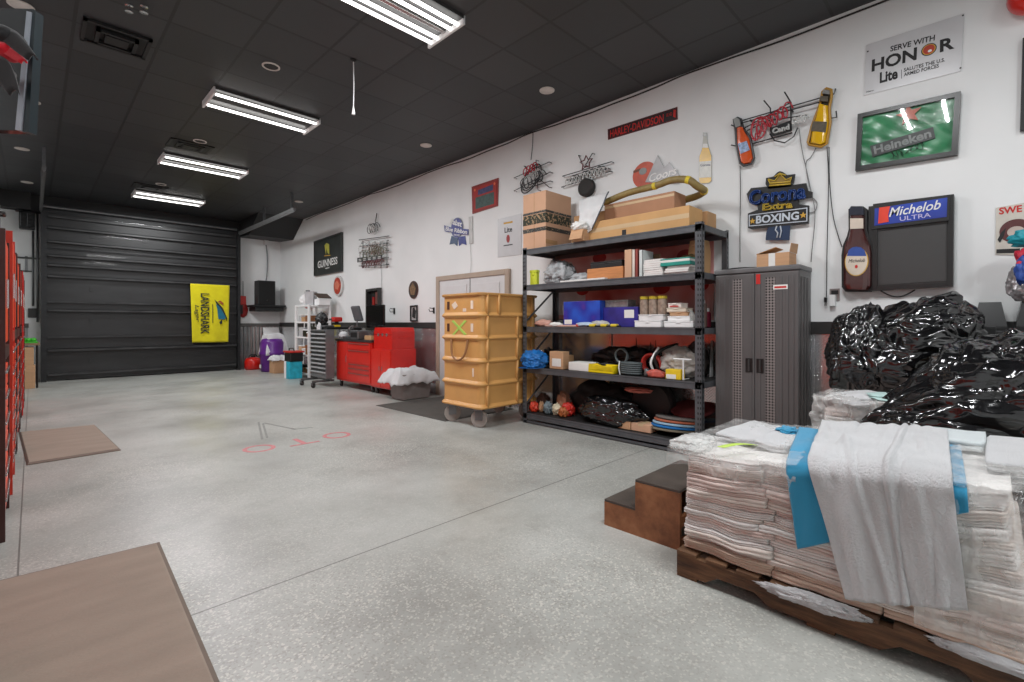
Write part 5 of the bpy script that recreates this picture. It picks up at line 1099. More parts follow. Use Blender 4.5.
# partly framed sign at right edge
s = Sign('metal_sign', 'cream tin sign with red SWE lettering at the right edge', 'sign', 1010, 230)
s.poly('plate', [(996, 208), (995.5, 254.5), (1050, 256), (1051, 198)], .003, .009, M('tin_cream', (206, 200, 190), .35)); s.text('lettering', 'SWE', (999, 211.5), (1022, 208.5), 7, .009, redtext, bold=.03)
s.disc('dark_oval', 1016, 231, .085, .085, .009, .012, M('oval_maroon', (92, 44, 44), .5)); s.disc('pale_ring', 1016, 232, .045, .04, .012, .014, M('oval_cream', (196, 180, 170), .5)); s.poly('fish_tail', [(997.5, 240), (1001, 233), (1006, 228), (1004, 236), (1000, 243)], .009, .013, blktext); s.poly('bottom_strip', [(996.5, 249.5), (996.3, 253.5), (1020, 253), (1020, 248.5)], .009, .011, blktext)
# frame at far right edge, red bell
s = Sign('framed_picture', 'black picture frame cut off by the right edge of the photo', 'picture', 1040, 90)
q_ = [(1022.5, 40), (1019.8, 132), (1062, 130), (1066, 26)]
s.poly('picture', q_, .003, .012, M('grey_print', (120, 120, 122), .3)); s.frame('frame', q_, .03, .012, .035, black)
p = P(1033, -3, X=XW - .12); t = thing('alarm_bell', 'round red alarm bell at the top right corner', 'bell', (XW - .001, p.y, p.z + .03))
MB().lathe([(.03, 0), (.03, -.06), (.125, -.065), (.13, -.08), (.12, -.14), (.08, -.18), (.02, -.195)], (0, 0, 0), 32, 'X').build('gong', red, t, smooth=True); MB().box((-.05, -.05, -.05), (-.001, .05, .05), .01).build('base', M('deep_red_plastic', (150, 24, 24), .4), t)
# ---- crown beer boxing neon
s = Sign('neon_sign', 'crown topped blue and yellow neon beer sign with BOXING panel', 'neon sign', 779, 205, off=.05)
ob = M('opaque_black', (26, 26, 27), .4)
s.poly('crown_board', [(765.5, 184), (766, 178), (773.5, 176.5), (777, 172.5), (780, 171), (783, 172), (787, 175), (795, 174), (793.5, 182), (791, 186.5), (768.5, 189)], .03, .05, ob)
s.poly('name_board', [(746.5, 194), (751, 188), (767, 186.5), (789, 185.5), (806, 183), (808, 190.5), (812.5, 192), (812, 197), (799, 199.5), (798, 204), (809, 205.5), (808.5, 223.5), (751, 229), (748, 228), (747.8, 213.5), (758, 209.5), (757, 205), (749.5, 203)], .03, .05, ob)
yel = M('neon_yellow', (206, 176, 62), .3); blu = M('neon_blue', (30, 62, 124), .25); pk_ = M('neon_white', (196, 204, 214), .3)
s.poly('crown', [(769.5, 185.5), (768.5, 179.5), (775, 181), (778, 177), (780.3, 174.5), (783, 177.5), (787, 180), (792, 177.5), (790.5, 184)], .05, .053, M('crown_gold', (142, 116, 44), .5)); s.tubes('crown_tube', [[(769.5, 186, .06), (790.8, 184.3, .06)], [(768.5, 179.5, .06), (770.3, 183.5, .06), (790.3, 182, .06), (792, 177.5, .06), (786, 180, .06), (780.3, 174, .06), (775, 181, .06), (768.5, 179.5, .06)], [(775, 177, .06), (780, 173.5, .06), (786, 175.5, .06)]], .006, yel)
s.text('neon_lettering', 'Corona', (749.5, 198.5), (806.5, 191), 15.5, .062, blu, neon=.02); s.text('lettering', 'Corona', (749.5, 198.5), (806.5, 191), 15.5, .0505, M('deep_blue', (20, 42, 92), .4), bold=.02)
s.text('neon_lettering', 'Extra', (763, 207.5), (793, 204.5), 7.0, .058, yel, neon=.014)
s.frame('panel_border', [(749, 215), (749, 226.5), (807.5, 221.5), (807.5, 207.5)], .008, .05, .056, pk_)
s.text('lettering', 'BOXING', (756, 219.8), (799, 215.5), 8.2, .05, pk_, bold=.03); star(s, 'gold_star', 752.6, 221.3, .03, .05, .058, gold); star(s, 'gold_star', 803.3, 215.3, .03, .05, .058, gold)
s.poly('lower_board', [(768, 226.5), (790, 225), (789, 240), (765.5, 240), (766, 233)], .03, .048, M('board_navy', (30, 52, 84), .5)); s.tubes('figure_tube', [[(777, 226, .056), (775.5, 230, .056), (778, 233, .056), (777, 238, .056)], [(780.5, 226, .056), (781.5, 231, .056), (780, 238, .056)]], .006, pk_)
s.tubes('standoff', [[(755, 190, .001), (755, 190, .03)], [(800, 190, .001), (800, 190, .03)], [(760, 222, .001), (760, 222, .03)], [(800, 219, .001), (800, 219, .03)]], .008, rod)
# ---- three-part neon with two bottles
s = Sign('neon_sign', 'wire rack neon with red and white script between two beer bottles', 'neon sign', 780, 120, off=.05)
R3 = [[(739, 121, .04), (834, 93.5, .04), (835.5, 88.5, .05)], [(739, 124.5, .07), (820, 103, .07)], [(750, 144, .04), (792, 132.5, .04)], [(748, 131, .07), (770, 121, .07), (808, 114.5, .04)], [(830, 118, .04), (836.5, 117, .04), (836, 111, .05)], [(791, 103.5, .06), (791.5, 131, .06)], [(765.5, 102, .1), (770, 108, .04), (770.5, 132, .04)], [(786, 93.5, .1), (791, 103, .04)], [(741, 131, .07), (791.5, 103, .07)],
      [(731, 125, .05), (737, 127, .04)], [(731, 145, .05), (737, 146, .04)], [(770, 134, .05), (775, 141, .06), (785, 143, .06), (794, 137, .06), (798, 128, .06)]]
s.tubes('rack', R3, .006, rod); s.tubes('mount', [[(750, 120, .001), (750, 120, .045)], [(791.5, 110, .001), (791.5, 110, .06)], [(770.5, 130, .001), (770.5, 130, .045)]], .008, rod)
import random as _r
def scribble(sg, name, a, b, hp, n, z, r, m, seed):
    """looping script-like glass tube from a to b"""
    rr_ = _r.Random(seed); pts = []
    for i in range(n * 6 + 1):
        t_ = i / (n * 6); ph = i / 6 * 2 * _m.pi; am = hp * (.35 + .25 * rr_.random())
        pts.append((a[0] + (b[0] - a[0]) * t_ + hp * .28 * _m.cos(ph), a[1] + (b[1] - a[1]) * t_ + am * _m.sin(ph), z))
    return sg.tubes(name, [[tuple(q) for q in bez(pts, 2)]], r, m)
scribble(s, 'red_script', (753, 134), (790, 109), 13, 7, .075, .0075, dimr, 2); scribble(s, 'red_script', (755, 131), (766, 127), 20, 2, .08, .009, dimr, 5)
s.poly('block_mask', [(771, 128), (771, 137), (792, 131), (792, 120)], .05, .056, ob); s.text('neon_lettering', 'Cand', (773, 132), (790, 127), 5.5, .062, dim, neon=.018); scribble(s, 'white_script', (793, 122), (808, 118), 7, 4, .07, .006, dim, 7)
def wallbottle(lab, out, liq, liqm, labq, labm, capq, txt=None, glassm=None, edge=.012, z0=.03):
    s = Sign('bottle_sign', lab, 'sign', out[0][0], (out[0][1] + out[len(out) // 2][1]) / 2, group='bottle shaped wall signs', off=.06)
    L = [Vector(s.loc(*p)) for p in out]; c = sum(L, Vector((0, 0))) / len(L)
    mb = MB(); mb.tube([(p.x, p.y, z0 + .02) for p in L], edge, 8, closed=True); mb.build('outline_tube', liq[1], s.r, smooth=True)
    s.poly('bottle_back', out, z0, z0 + .015, glassm); bulge(s, 'beer_body', liq[0], z0 + .015, .035, liqm)
    s.poly('body_label', labq, z0 + .03, z0 + .054, labm); s.poly('cap', capq, z0 + .02, z0 + .05, M('cap_silver', (150, 150, 148), .3, .6))
    s.tubes('standoff', [[(sum(p[0] for p in out) / len(out), sum(p[1] for p in out) / len(out), .001), (sum(p[0] for p in out) / len(out), sum(p[1] for p in out) / len(out), z0)]], .01, rod)
    return s
ob1 = [(733.5, 119), (737, 117.5), (740.5, 119), (743, 128), (750, 138), (753.8, 158), (751, 163.5), (743.5, 165.5), (740, 163), (736, 143), (735.5, 131)]
sb1 = wallbottle('tilted orange beer bottle sign with blue and white label', ob1, ([(736.5, 128.5), (742, 128), (749.3, 138.5), (753, 158), (750.5, 162.5), (744, 164), (741, 162), (737, 143)], M('tube_grey', (70, 70, 72), .3)), M('beer_orange', (206, 84, 34), .2, var=.15, coat=.5), [(738.5, 144.5), (747.5, 141.5), (750.3, 150.5), (741.5, 154.5)], M('label_bluewhite', (150, 172, 206), .4, var=.5, scale=40), [(733.8, 119.5), (737, 118), (740, 119.5), (741.5, 126), (736.3, 128)], glassm=M('dark_glass', (84, 62, 54), .3))
ob2 = [(822.5, 91), (826, 88), (831, 89.5), (831.3, 96), (829, 108), (830, 122), (826.5, 143.5), (821, 146.5), (809, 144.5), (807.5, 142), (811.5, 126), (814, 119), (819, 106)]
sb2 = wallbottle('tilted bright yellow beer bottle sign with glowing tube outline', ob2, ([(820.5, 104), (828, 105.5), (829, 121), (825.5, 142.5), (820.5, 144.8), (810, 143), (812.5, 127), (815.5, 119)], M('tube_amber', (178, 134, 52), .3)), M('beer_yellow', (228, 178, 20), .2, var=.1, coat=.5), [(813.5, 122), (827.5, 122.5), (826, 133), (811.5, 131.5)], M('label_dark', (84, 76, 62), .5, var=.3, scale=40), [(822.5, 94), (824, 90), (830, 91), (830, 95)], glassm=M('dark_olive', (54, 50, 34), .3))
sb2.poly('neck_band', [(821.3, 96.5), (828.8, 97.5), (828, 102.5), (820, 101.5)], .06, .084, M('label_dark', (84, 76, 62), .5))
ob3 = [(704, 133.5), (707, 133.5), (707.6, 142), (709.5, 149), (712, 156), (712, 181), (709.5, 183.5), (701.5, 184), (699.3, 182), (699.5, 157), (702.3, 149), (703.2, 142)]
s = Sign('bottle_sign', 'flat tin clear glass beer bottle sign with white label near the rack top', 'sign', 706, 158, group='bottle shaped wall signs')
s.poly('bottle', ob3, .003, .010, M('tin_glass', (176, 176, 168), .3)); s.poly('beer', [(703.3, 147), (708.6, 147), (711.6, 156), (711.6, 181), (709.5, 183), (701.5, 183.5), (699.8, 181.5), (700, 157)], .010, .012, M('tin_beer', (222, 178, 72), .3)); s.poly('label', [(700, 162), (700, 178), (711.8, 177.5), (711.8, 161)], .012, .014, M('tin_label', (216, 216, 210), .4, var=.1, scale=30)); s.text('lettering', 'Corona', (701, 165.5), (711, 164.8), 2.4, .014, M('deep_blue', (20, 42, 92), .4)); s.poly('foam', [(703.5, 144), (708, 144), (708.8, 148), (702.9, 148)], .012, .013, inkw); s.poly('cap', [(703.7, 133), (707.3, 133), (707.5, 136.5), (703.5, 136.5)], .010, .014, M('cap_silver', (150, 150, 148), .3, .6))
# motorcycle street sign
s = Sign('street_sign', 'long red and black street style sign reading HARLEY-DAVIDSON', 'sign', 643, 124)
s.poly('plate', [(608, 129.5), (608.3, 140), (678, 119.5), (677.5, 107)], .003, .008, M('plate_redbrown', (96, 28, 30), .4)); s.poly('black_field', [(609, 130), (609.3, 138.8), (677, 118.8), (676.6, 108.3)], .008, .0095, M('sign_black', (34, 20, 22), .4)); s.text('lettering', 'HARLEY-DAVIDSON', (610.5, 134.2), (664, 118.2), 7.6, .0095, redtext, bold=.015); s.text('lettering', 'BLVD', (667, 115.5), (672.5, 114), 3.2, .0095, redtext); s.poly('logo_shield', [(674, 110), (673.5, 117), (676, 118), (676.3, 110)], .0095, .011, redtext)
# football and mountains tin
s = Sign('metal_sign', 'round orange helmet logo with white mountains and Coors script', 'sign', 655, 174)
s.disc('orange_disc', 645, 175, .155, .150, .004, .012, M('disc_orange', (196, 84, 58), .4, var=.2)); s.poly('mountains', [(646, 182.5), (652, 170), (658.5, 155.5), (665, 168), (670, 162.5), (680, 175), (680, 184)], .012, .02, M('mountain_grey', (176, 176, 178), .35)); s.text('lettering', 'Coors', (650, 179), (678, 170.5), 8, .022, inkw, shear=.3, bold=.02); s.disc('grey_helmet', 643.5, 171.5, .05, .04, .012, .016, M('helmet_grey', (138, 140, 138), .4)); s.poly('helmet_stripe', [(634, 171), (641, 168.5), (641, 171), (634, 173.5)], .012, .015, brown)
# round neon above moving box
def rack_bars(s, pts, zf=.06): return s.tubes('rack', [[(a[0], a[1], .001), (a[0], a[1], zf), (b[0], b[1], zf), (b[0], b[1], .001)] for a, b in pts], .006, rod)
s = Sign('neon_sign', 'round wire neon sign with red mark above the tall moving carton', 'neon sign', 531, 178, off=.06)
c_ = s.loc(531.5, 179); mb = MB(); mb.tube([(c_[0] + .19 * _m.cos(a), c_[1] + .15 * _m.sin(a) + .10 * _m.cos(a), .07) for a in [2 * _m.pi * i / 40 for i in range(40)]], .009, 8, closed=True); mb.tube([(c_[0] + .16 * _m.cos(a), c_[1] + .12 * _m.sin(a) + .085 * _m.cos(a), .07) for a in [2 * _m.pi * i / 40 for i in range(40)]], .006, 8, closed=True); mb.build('ring_tube', rod, s.r, smooth=True)
rack_bars(s, [((514, 178), (549, 162)), ((514, 191), (550, 172)), ((524, 166), (549, 187)), ((522, 190), (550, 181)), ((536, 160), (538, 190))])
scribble(s, 'red_script', (525, 173), (537, 166), 7, 4, .085, .008, dimr, 3); scribble(s, 'white_script', (523, 184), (544, 175), 12, 6, .08, .007, rod, 4); scribble(s, 'pale_script', (526, 181), (541, 173), 8, 4, .09, .005, dim, 6)
tag(MB().tube(bez([P(533, 132, X=XW - .015), P(532.5, 145, X=XW - .015), P(531, 160, X=XW - .02)]), .006, 6).build('power_cord', greym, None, smooth=True), 'cord dropping from the ceiling edge to the round neon', 'cord')
# second neon with tyre
s = Sign('neon_sign', 'star topped wire neon script with small black tyre below', 'neon sign', 586, 176, off=.06)
rack_bars(s, [((562, 176), (611, 161.5)), ((561, 187), (610, 171)), ((566, 180), (608, 168)), ((585, 165), (592, 153)), ((578, 155), (583, 166))], .05)
scribble(s, 'white_script', (566, 182), (606, 170), 8, 11, .065, .006, dim, 8); scribble(s, 'white_script', (570, 179), (604, 168), 6, 9, .06, .007, rod, 9)
sc2 = s.loc(587, 163); mb = MB(); mb.tube([(sc2[0] + (.10 if i % 2 == 0 else .05) * _m.cos(_m.pi / 2 + i * _m.pi / 5), sc2[1] + (.09 if i % 2 == 0 else .045) * _m.sin(_m.pi / 2 + i * _m.pi / 5), .08) for i in range(10)], .009, 6, closed=True); mb.build('star_tube', M('maroon_tube', (96, 40, 48), .3), s.r)
c_ = s.loc(586, 187.5); MB().lathe([(.05, .0), (.095, .0), (.115, .015), (.115, .075), (.09, .09), (.055, .085)], (c_[0], c_[1], .002), 32).build('tyre', rubber, s.r); MB().lathe([(.056, 0), (.056, .07), (.02, .08)], (c_[0], c_[1], .004), 20).build('hub', M('hub_amber', (186, 122, 62), .4), s.r)
# red framed poster
s = Sign('framed_poster', 'red framed small poster left of the round neon', 'picture', 485, 196)
q_ = [(472.3, 187), (473, 214), (498.3, 206), (499, 178)]
s.poly('board', q_, .003, .015, M('frame_redbrown', (140, 44, 40), .5)); s.poly('board_face', [(474.5, 188.5), (475, 211.5), (497, 204.8), (497.4, 181)], .015, .02, M('poster_red', (168, 40, 34), .5)); s.poly('picture_field', [(476.5, 198), (476.5, 209.5), (495, 204), (495, 192)], .020, .022, M('poster_green', (62, 84, 80), .5, var=.4, scale=30)); s.poly('blue_title', [(479, 190.5), (479, 195.5), (494, 190.5), (494, 184.5)], .020, .023, M('poster_blue', (64, 62, 104), .5, var=.4, scale=30)); s.disc('red_dot', 475.8, 190.5, .02, .02, .020, .023, M('dot_orange', (226, 110, 70), .5)); s.disc('red_dot', 495.5, 184, .02, .02, .020, .023, M('dot_orange', (226, 110, 70), .5))
# small white bottle poster
s = Sign('metal_sign', 'narrow white tin sign with small red oval, left of the rack', 'sign', 509, 235)
s.poly('plate', [(498, 219.5), (498, 257.5), (521.5, 254.5), (521.5, 213.5)], .003, .008, tin); s.poly('gold_line', [(504, 222.8), (504, 224.4), (513, 222.8), (513, 221)], .008, .010, gold); s.text('lettering', 'Lite', (505, 230.5), (512.5, 229), 5.2, .008, blktext, bold=.02); s.disc('red_oval', 508.5, 238.8, .035, .06, .008, .011, M('oval_red', (150, 46, 46), .5)); s.poly('dark_line', [(504, 245.3), (504, 246.3), (513, 245), (513, 244)], .008, .010, blktext)
# blue ribbon
s = Sign('ribbon_sign', 'round blue ribbon shaped beer sign on the white wall', 'sign', 458, 231)
nv = M('ribbon_navy', (44, 52, 128), .4, var=.15); s.poly('ribbon_tail', [(452, 236), (450, 244.5), (454.5, 243.5), (457.5, 246), (458.5, 237)], .004, .012, M('ribbon_slate', (56, 78, 112), .4)); s.poly('ribbon_tail', [(458.5, 237), (459.5, 246), (462.5, 243.5), (466.8, 245), (465.5, 236)], .004, .012, nv)
s.disc('rosette', 457.6, 227.8, .158, .168, .008, .018, M('ring_grey', (126, 130, 150), .4)); s.disc('rosette', 457.6, 227.8, .146, .156, .018, .022, nv); s.poly('banner_band', [(445.3, 225.5), (446, 231.5), (452, 232.5), (462, 234.5), (469.5, 235), (469.7, 229.5), (462, 229), (452, 227.5)], .022, .028, nv)
s.text('lettering', 'Pabst', (451.5, 221), (463, 224.6), 5.6, .022, inkw, bold=.02); s.text('lettering', 'Blue Ribbon', (447, 228.8), (468.5, 232.3), 4.2, .028, inkw, bold=.02); s.text('lettering', 'BEER', (455, 234.8), (461, 235.5), 1.6, .022, inkw)
# wire neon on the far wall
s = Sign('neon_sign', 'tall cluttered unlit wire neon between two round plaques', 'neon sign', 374, 245, off=.06)
s.tubes('rack', [[(359, 240 + i * 6.5, .06), (389, 236 + i * 7.2, .06)] for i in range(5)] + [[(363 + i * 6, 241, .06), (363 + i * 6, 268, .06)] for i in range(5)] + [[(375.5, 213, .03), (375, 222, .05)]] + [[(x, y, .001), (x, y, .06)] for x, y in ((361, 243), (386, 240), (361, 266), (386, 264))], .009, M('rack_grey', (92, 92, 90), .5))
for i, (a, b, h, n, m) in enumerate((((369, 229), (378, 227), 9, 4, rod), ((370, 226), (377, 231), 8, 4, dim), ((361, 249), (387, 245), 11, 8, dim), ((362, 255), (386, 251), 9, 7, M('tube_olive', (112, 112, 92), .4)), ((372, 249), (380, 250), 8, 4, M('tube_brown', (104, 88, 70), .4)), ((364, 265), (384, 262), 6, 8, M('tube_wine', (112, 66, 72), .3)))): scribble(s, 'script_tube', a, b, h, n, .07 + .006 * i, .007, m, 20 + i)
s.poly('name_bar', [(358.5, 258), (358.5, 262.5), (383, 259.5), (383, 255.2)], .075, .09, M('bar_black', (56, 56, 56), .5)); s.text('lettering', 'HALF BARREL', (360, 260.4), (382, 257.4), 2.2, .09, inkw)
bpy.data.objects.remove(bpy.data.objects[[o.name for o in bpy.data.objects if o.parent == s.r and o.name.startswith('lettering')][0]])
s.text('raised_dashes', '= = = = =', (360, 260.4), (382, 257.4), 2.0, .09, inkw)
tag(MB().tube([P(381.5, 268, X=XW - .012), P(381.8, 318, X=XW - .012)], .007, 6).build('power_cord', M('cord_white', (196, 196, 196), .5), None, smooth=True), 'thin pale cord below the tall cluttered wire neon', 'cord')
# harp poster
s = Sign('framed_poster', 'black framed stout poster with a gold harp', 'picture', 328, 255, off=.04)
q_ = [(314, 241.5), (314, 276.3), (341.8, 271.3), (341.7, 232)]
s.poly('board', q_, .003, .03, M('poster_black', (44, 48, 46), .35, var=.3, scale=3)); s.frame('frame', q_, .03, .03, .05, M('frame_charcoal', (56, 58, 58), .4)); s.text('lettering', 'GUINNESS', (317.5, 264.8), (337, 260.2), 7.2, .031, inkw, bold=.01)
s.poly('harp_emblem', [(324.3, 245.5), (326, 243), (328.8, 244.2), (329, 254), (327.3, 253), (326.5, 247.5), (325.6, 254.5)], .031, .035, M('harp_gold', (186, 182, 74), .4)); s.poly('harp_base', [(324, 255.5), (324, 256.3), (330, 255.6), (330, 254.8)], .031, .034, gold); s.poly('small_line', [(325, 268), (325, 268.7), (329, 268), (329, 267.3)], .031, .033, inkw)
# round clock-like sign, oval plaque
s = Sign('round_sign', 'white rimmed round red sign under the harp poster', 'sign', 339.5, 286)
s.disc('rim', 339.5, 286, .23, .235, .003, .045, M('rim_silver', (206, 204, 202), .35)); s.disc('face', 339.3, 286, .175, .195, .045, .052, M('face_redbrown', (176, 66, 50), .4, var=.35, scale=14)); s.poly('white_figure', [(336.5, 284), (339, 281), (342, 284.5), (340, 290), (337.5, 289)], .052, .055, M('figure_orange', (210, 120, 96), .5))
s = Sign('oval_plaque', 'dark oval plaque on the wall above the small framed picture', 'plaque', 414, 290)
s.disc('rim', 414, 289.8, .150, .165, .003, .02, M('plaque_brown', (74, 46, 38), .4)); s.disc('face', 414, 289.8, .125, .14, .02, .025, M('plaque_dark', (54, 44, 38), .5, var=.4, scale=20)); s.poly('relief', [(411, 288), (414, 283), (417, 288), (415.8, 295), (412, 295)], .025, .03, M('relief_bronze', (124, 96, 68), .5, var=.4, scale=30))
s = Sign('key_cabinet', 'open black wall cabinet with red labels behind the monitor', 'cabinet', 376, 308)
s.poly('back', [(370, 290), (370, 330), (382, 330), (382, 288)], .003, .02, black); s.frame('frame', [(369.5, 289.5), (369.5, 330), (382.5, 330), (382.5, 287.8)], .05, .02, .09, M('cabinet_charcoal', (48, 47, 48), .4)); s.poly('red_tag', [(374, 297), (374, 305), (376, 305), (376, 297)], .02, .04, M('deep_red_plastic', (150, 24, 24), .4)); s.poly('red_tag', [(377, 292), (377, 304), (379.5, 304), (379.5, 291.5)], .02, .04, M('tag_brown', (110, 60, 56), .5)); s.poly('shelf_strip', [(372, 306), (372, 307), (380, 307), (380, 305.8)], .02, .07, greym)
s = Sign('framed_picture', 'narrow black framed black and white picture above the rail', 'picture', 414.7, 313.5)
s.poly('picture', [(411.5, 306), (411.5, 321.2), (418, 321), (418, 305.3)], .003, .012, M('photo_grey', (176, 176, 176), .5, var=.3, scale=20)); s.frame('frame', [(411.2, 305.7), (411.2, 321.5), (418.2, 321.4), (418.2, 305)], .025, .012, .03, black); s.poly('figure', [(413.2, 308), (412.8, 317), (416, 319), (416.5, 311), (415, 307.5)], .012, .014, blktext)
for px, py, lab in ((394.5, 311, 'small black wall hook left of the narrow picture'), (434, 310.5, 'small black wall hook right of the narrow picture')):
    s = Sign('wall_hook', lab, 'hook', px, py, group='black wall hooks'); s.poly('plate', [(px - .6, py - 3), (px - .6, py + 3), (px + .7, py + 3), (px + .7, py - 3)], .002, .012, black); s.tubes('hook', [[(px, py + 1, .01), (px - 1.6, py + 1, .06), (px - 1.8, py - 1.5, .07)], [(px, py - 2, .01), (px - 1.8, py - 2.5, .06)]], .007, black)
# outlet, plug and cords
s = Sign('wall_outlet', 'white wall outlet with a charger block left of beer board', 'outlet', 834, 297)
s.poly('plate', [(829.8, 289), (829.8, 301), (839.8, 301), (839.8, 288.5)], .001, .008, M('plate_steel', (150, 148, 146), .3, .5)); s.poly('socket', [(831.5, 290.5), (831.5, 294.5), (838.5, 294.3), (838.5, 290.3)], .008, .012, blktext); s.poly('charger', [(831.2, 295), (831.2, 306), (836.5, 306), (836.5, 295)], .008, .06, white)
s = Sign('hanging_plug', 'black plug dangling on a cord beside the outlet', 'plug', 826, 300); s.poly('plug', [(825, 297.5), (825, 302), (827.6, 302), (827.6, 297.5)], .01, .04, black); s.tubes('prong', [[(825.6, 302, .025), (825.6, 306, .025)], [(827, 302, .025), (827, 306, .025)]], .003, chrome)
cg = M('cord_grey', (128, 128, 128), .5); cd = M('cord_dark', (58, 58, 60), .5)
def wcord(pts, lab, m=cd, r=.0040): tag(MB().tube(bez([P(x, y, X=XW - .015) for x, y in pts], 5), r, 6).build('power_cord', m, None, smooth=True), lab, 'cord', 'neon power cords')
wcord([(740, 166), (740.5, 190), (740, 225), (740, 262)], 'cord hanging straight down from the orange bottle sign')
wcord([(827, 147), (828.5, 175), (828, 210), (827, 250), (826.5, 297)], 'long cord from the yellow bottle sign down to the black plug')
wcord([(829, 147), (829.5, 180), (833, 215), (838, 235), (842, 247)], 'cord curving from the yellow bottle sign to the beer board')
wcord([(816, 148), (811, 157), (806, 163), (808, 180), (812, 195), (815, 215), (812, 250), (811, 262)], 'thin cord dropping beside the crown neon sign', cg)
wcord([(799, 128), (802, 150), (807, 172), (812, 196)], 'thin grey cord from the script neon past the crown sign', cg)
wcord([(812, 197), (817, 203), (815, 211), (809, 213)], 'short looping cord at the right of the crown sign', cg)
wcord([(527, 199), (525.5, 215), (525, 250), (524.5, 262)], 'pale cord running down left of the storage rack', cg)
wcord([(470, 241), (471, 262), (470, 276)], 'faint pale cord beside the blue ribbon sign', M('cord_white', (196, 196, 196), .5))
s = Sign('wall_patch', 'white plastic cover strip on the wall right of blue ribbon', 'cover', 472, 231); s.poly('cover', [(469.5, 217), (470, 244), (473.5, 243.5), (473, 216.5)], .002, .02, M('patch_grey', (198, 198, 196), .5))
# red printed banner behind the rack
s = Sign('printed_banner', 'long red and pink banner on the wall behind the rack', 'banner', 640, 285)
bn = N('banner_red'); g_ = bn.coord('Object'); bn.l(bn.ramp(bn.noise(1.6, 2, vec=g_), [(.38, lin((188, 74, 66))), (.46, lin((206, 120, 112))), (.62, lin((214, 160, 154)))]), bn.b.inputs['Base Color']); bn.b.inputs['Roughness'].default_value = .7
s.poly('banner_sheet', [(557.5, 258), (557.5, 321), (714, 320), (714, 236)], .003, .012, bn.m)
for px, py in ((600, 258), (634, 256), (662, 288), (583, 290), (686, 256), (700, 285)): s.disc('red_drop', px, py, .10, .07, .012, .015, M('drop_red', (164, 40, 38), .6))
s.poly('white_corner', [(558.5, 262), (558.5, 315), (586, 316), (586, 290), (572, 262)], .012, .014, M('banner_pale', (192, 186, 184), .6))
# ================================================================ FOREGROUND
woodp = N('pallet_wood'); cc = woodp.coord(); woodp.l(woodp.ramp(woodp.noise(3, 8, vec=cc, rough=.65, stretch=(2, 1, 9)), [(.3, lin((44, 30, 21))), (.5, lin((88, 60, 39))), (.68, lin((122, 88, 60)))]), woodp.b.inputs['Base Color']); woodp.b.inputs['Roughness'].default_value = .75; woodp.bump(woodp.noise(14, 8, stretch=(2, 1, 12)), .5, .006); woodp = woodp.m
def pallet(lab, x0, x1, y0, y1):
    t = thing('wooden_pallet', lab, 'pallet', ((x0 + x1) / 2, (y0 + y1) / 2, 0)); hx, hy = (x1 - x0) / 2, (y1 - y0) / 2
    for x in (-hx + .0, -.02, hx - .04):      # stringers with notches
        mb = MB(); n = [(-hy, .016), (-hy + .14, .016), (-hy + .20, .056), (-hy + .36, .056), (-hy + .42, .016), (hy - .42, .016), (hy - .36, .056), (hy - .20, .056), (hy - .14, .016), (hy, .016), (hy, .112), (-hy, .112)]
        prismx(mb, n, x, x + .04); mb.build('stringer', woodp, t)
    k_ = 9; wd = 2 * hy / (k_ + .45 * (k_ - 1))
    for i in range(k_):
        y = -hy + i * wd * 1.45; MB().box((-hx - .004, y, .1125), (hx, y + wd, .130), .004).build('deck_board', woodp, t)
    for y in (-hy, -.05, hy - .10): MB().box((-hx, y, 0.0005), (hx, y + .10, .0155), .003).build('bottom_board', woodp, t)
    return t
PX0, PX1, PY0, PY1 = 2.262, 3.28, -.12, 1.105
pallet('brown wooden pallet under the near towel stack', PX0, PX1, PY0, PY1)
def towel_tone(f, i):
    base = {'pink': (222, 202, 194), 'white': (232, 228, 225), 'cream': (226, 214, 206), 'tan': (206, 180, 162)}[f]
    return cloth('stack_' + f, base, tuple(int(v * .95) for v in base), terry=.5, sc1=160)
def top_z(y):   # height of the stack's top along the room
    ks = [(-.12, .672), (.15, .668), (.35, .645), (.6, .628), (.85, .606), (1.1, .60)]
    if y <= ks[0][0]: return ks[0][1]
    for (a, za), (b, zb) in zip(ks, ks[1:]):
        if y <= b: return za + (zb - za) * (y - a) / (b - a)
    return ks[-1][1]
def warp_stack(p, x0, seed):
    """the whole stack sags and leans a little: one smooth field moves every layer alike"""
    z = p.z
    d = .020 * noise.noise(Vector((p.y * 4.5, z * 7, seed))) + .010 * noise.noise(Vector((p.y * 11, z * 22, seed + 3)))
    lift = .028 * noise.noise(Vector((p.y * 2.6, p.x * 1.5, seed + 9))) * min(1, max(0, (z - .16) * 4)) + .011 * noise.noise(Vector((p.y * 9, p.x * 3, z * 5 + seed))) * min(1, max(0, (z - .145) * 12))
    if seed == 2.0 and x0 == 'near': z = .134 + (z - .134) * (top_z(p.y) - .134) / (.60 - .134)
    return Vector((p.x + d, p.y + .5 * d, z + lift))
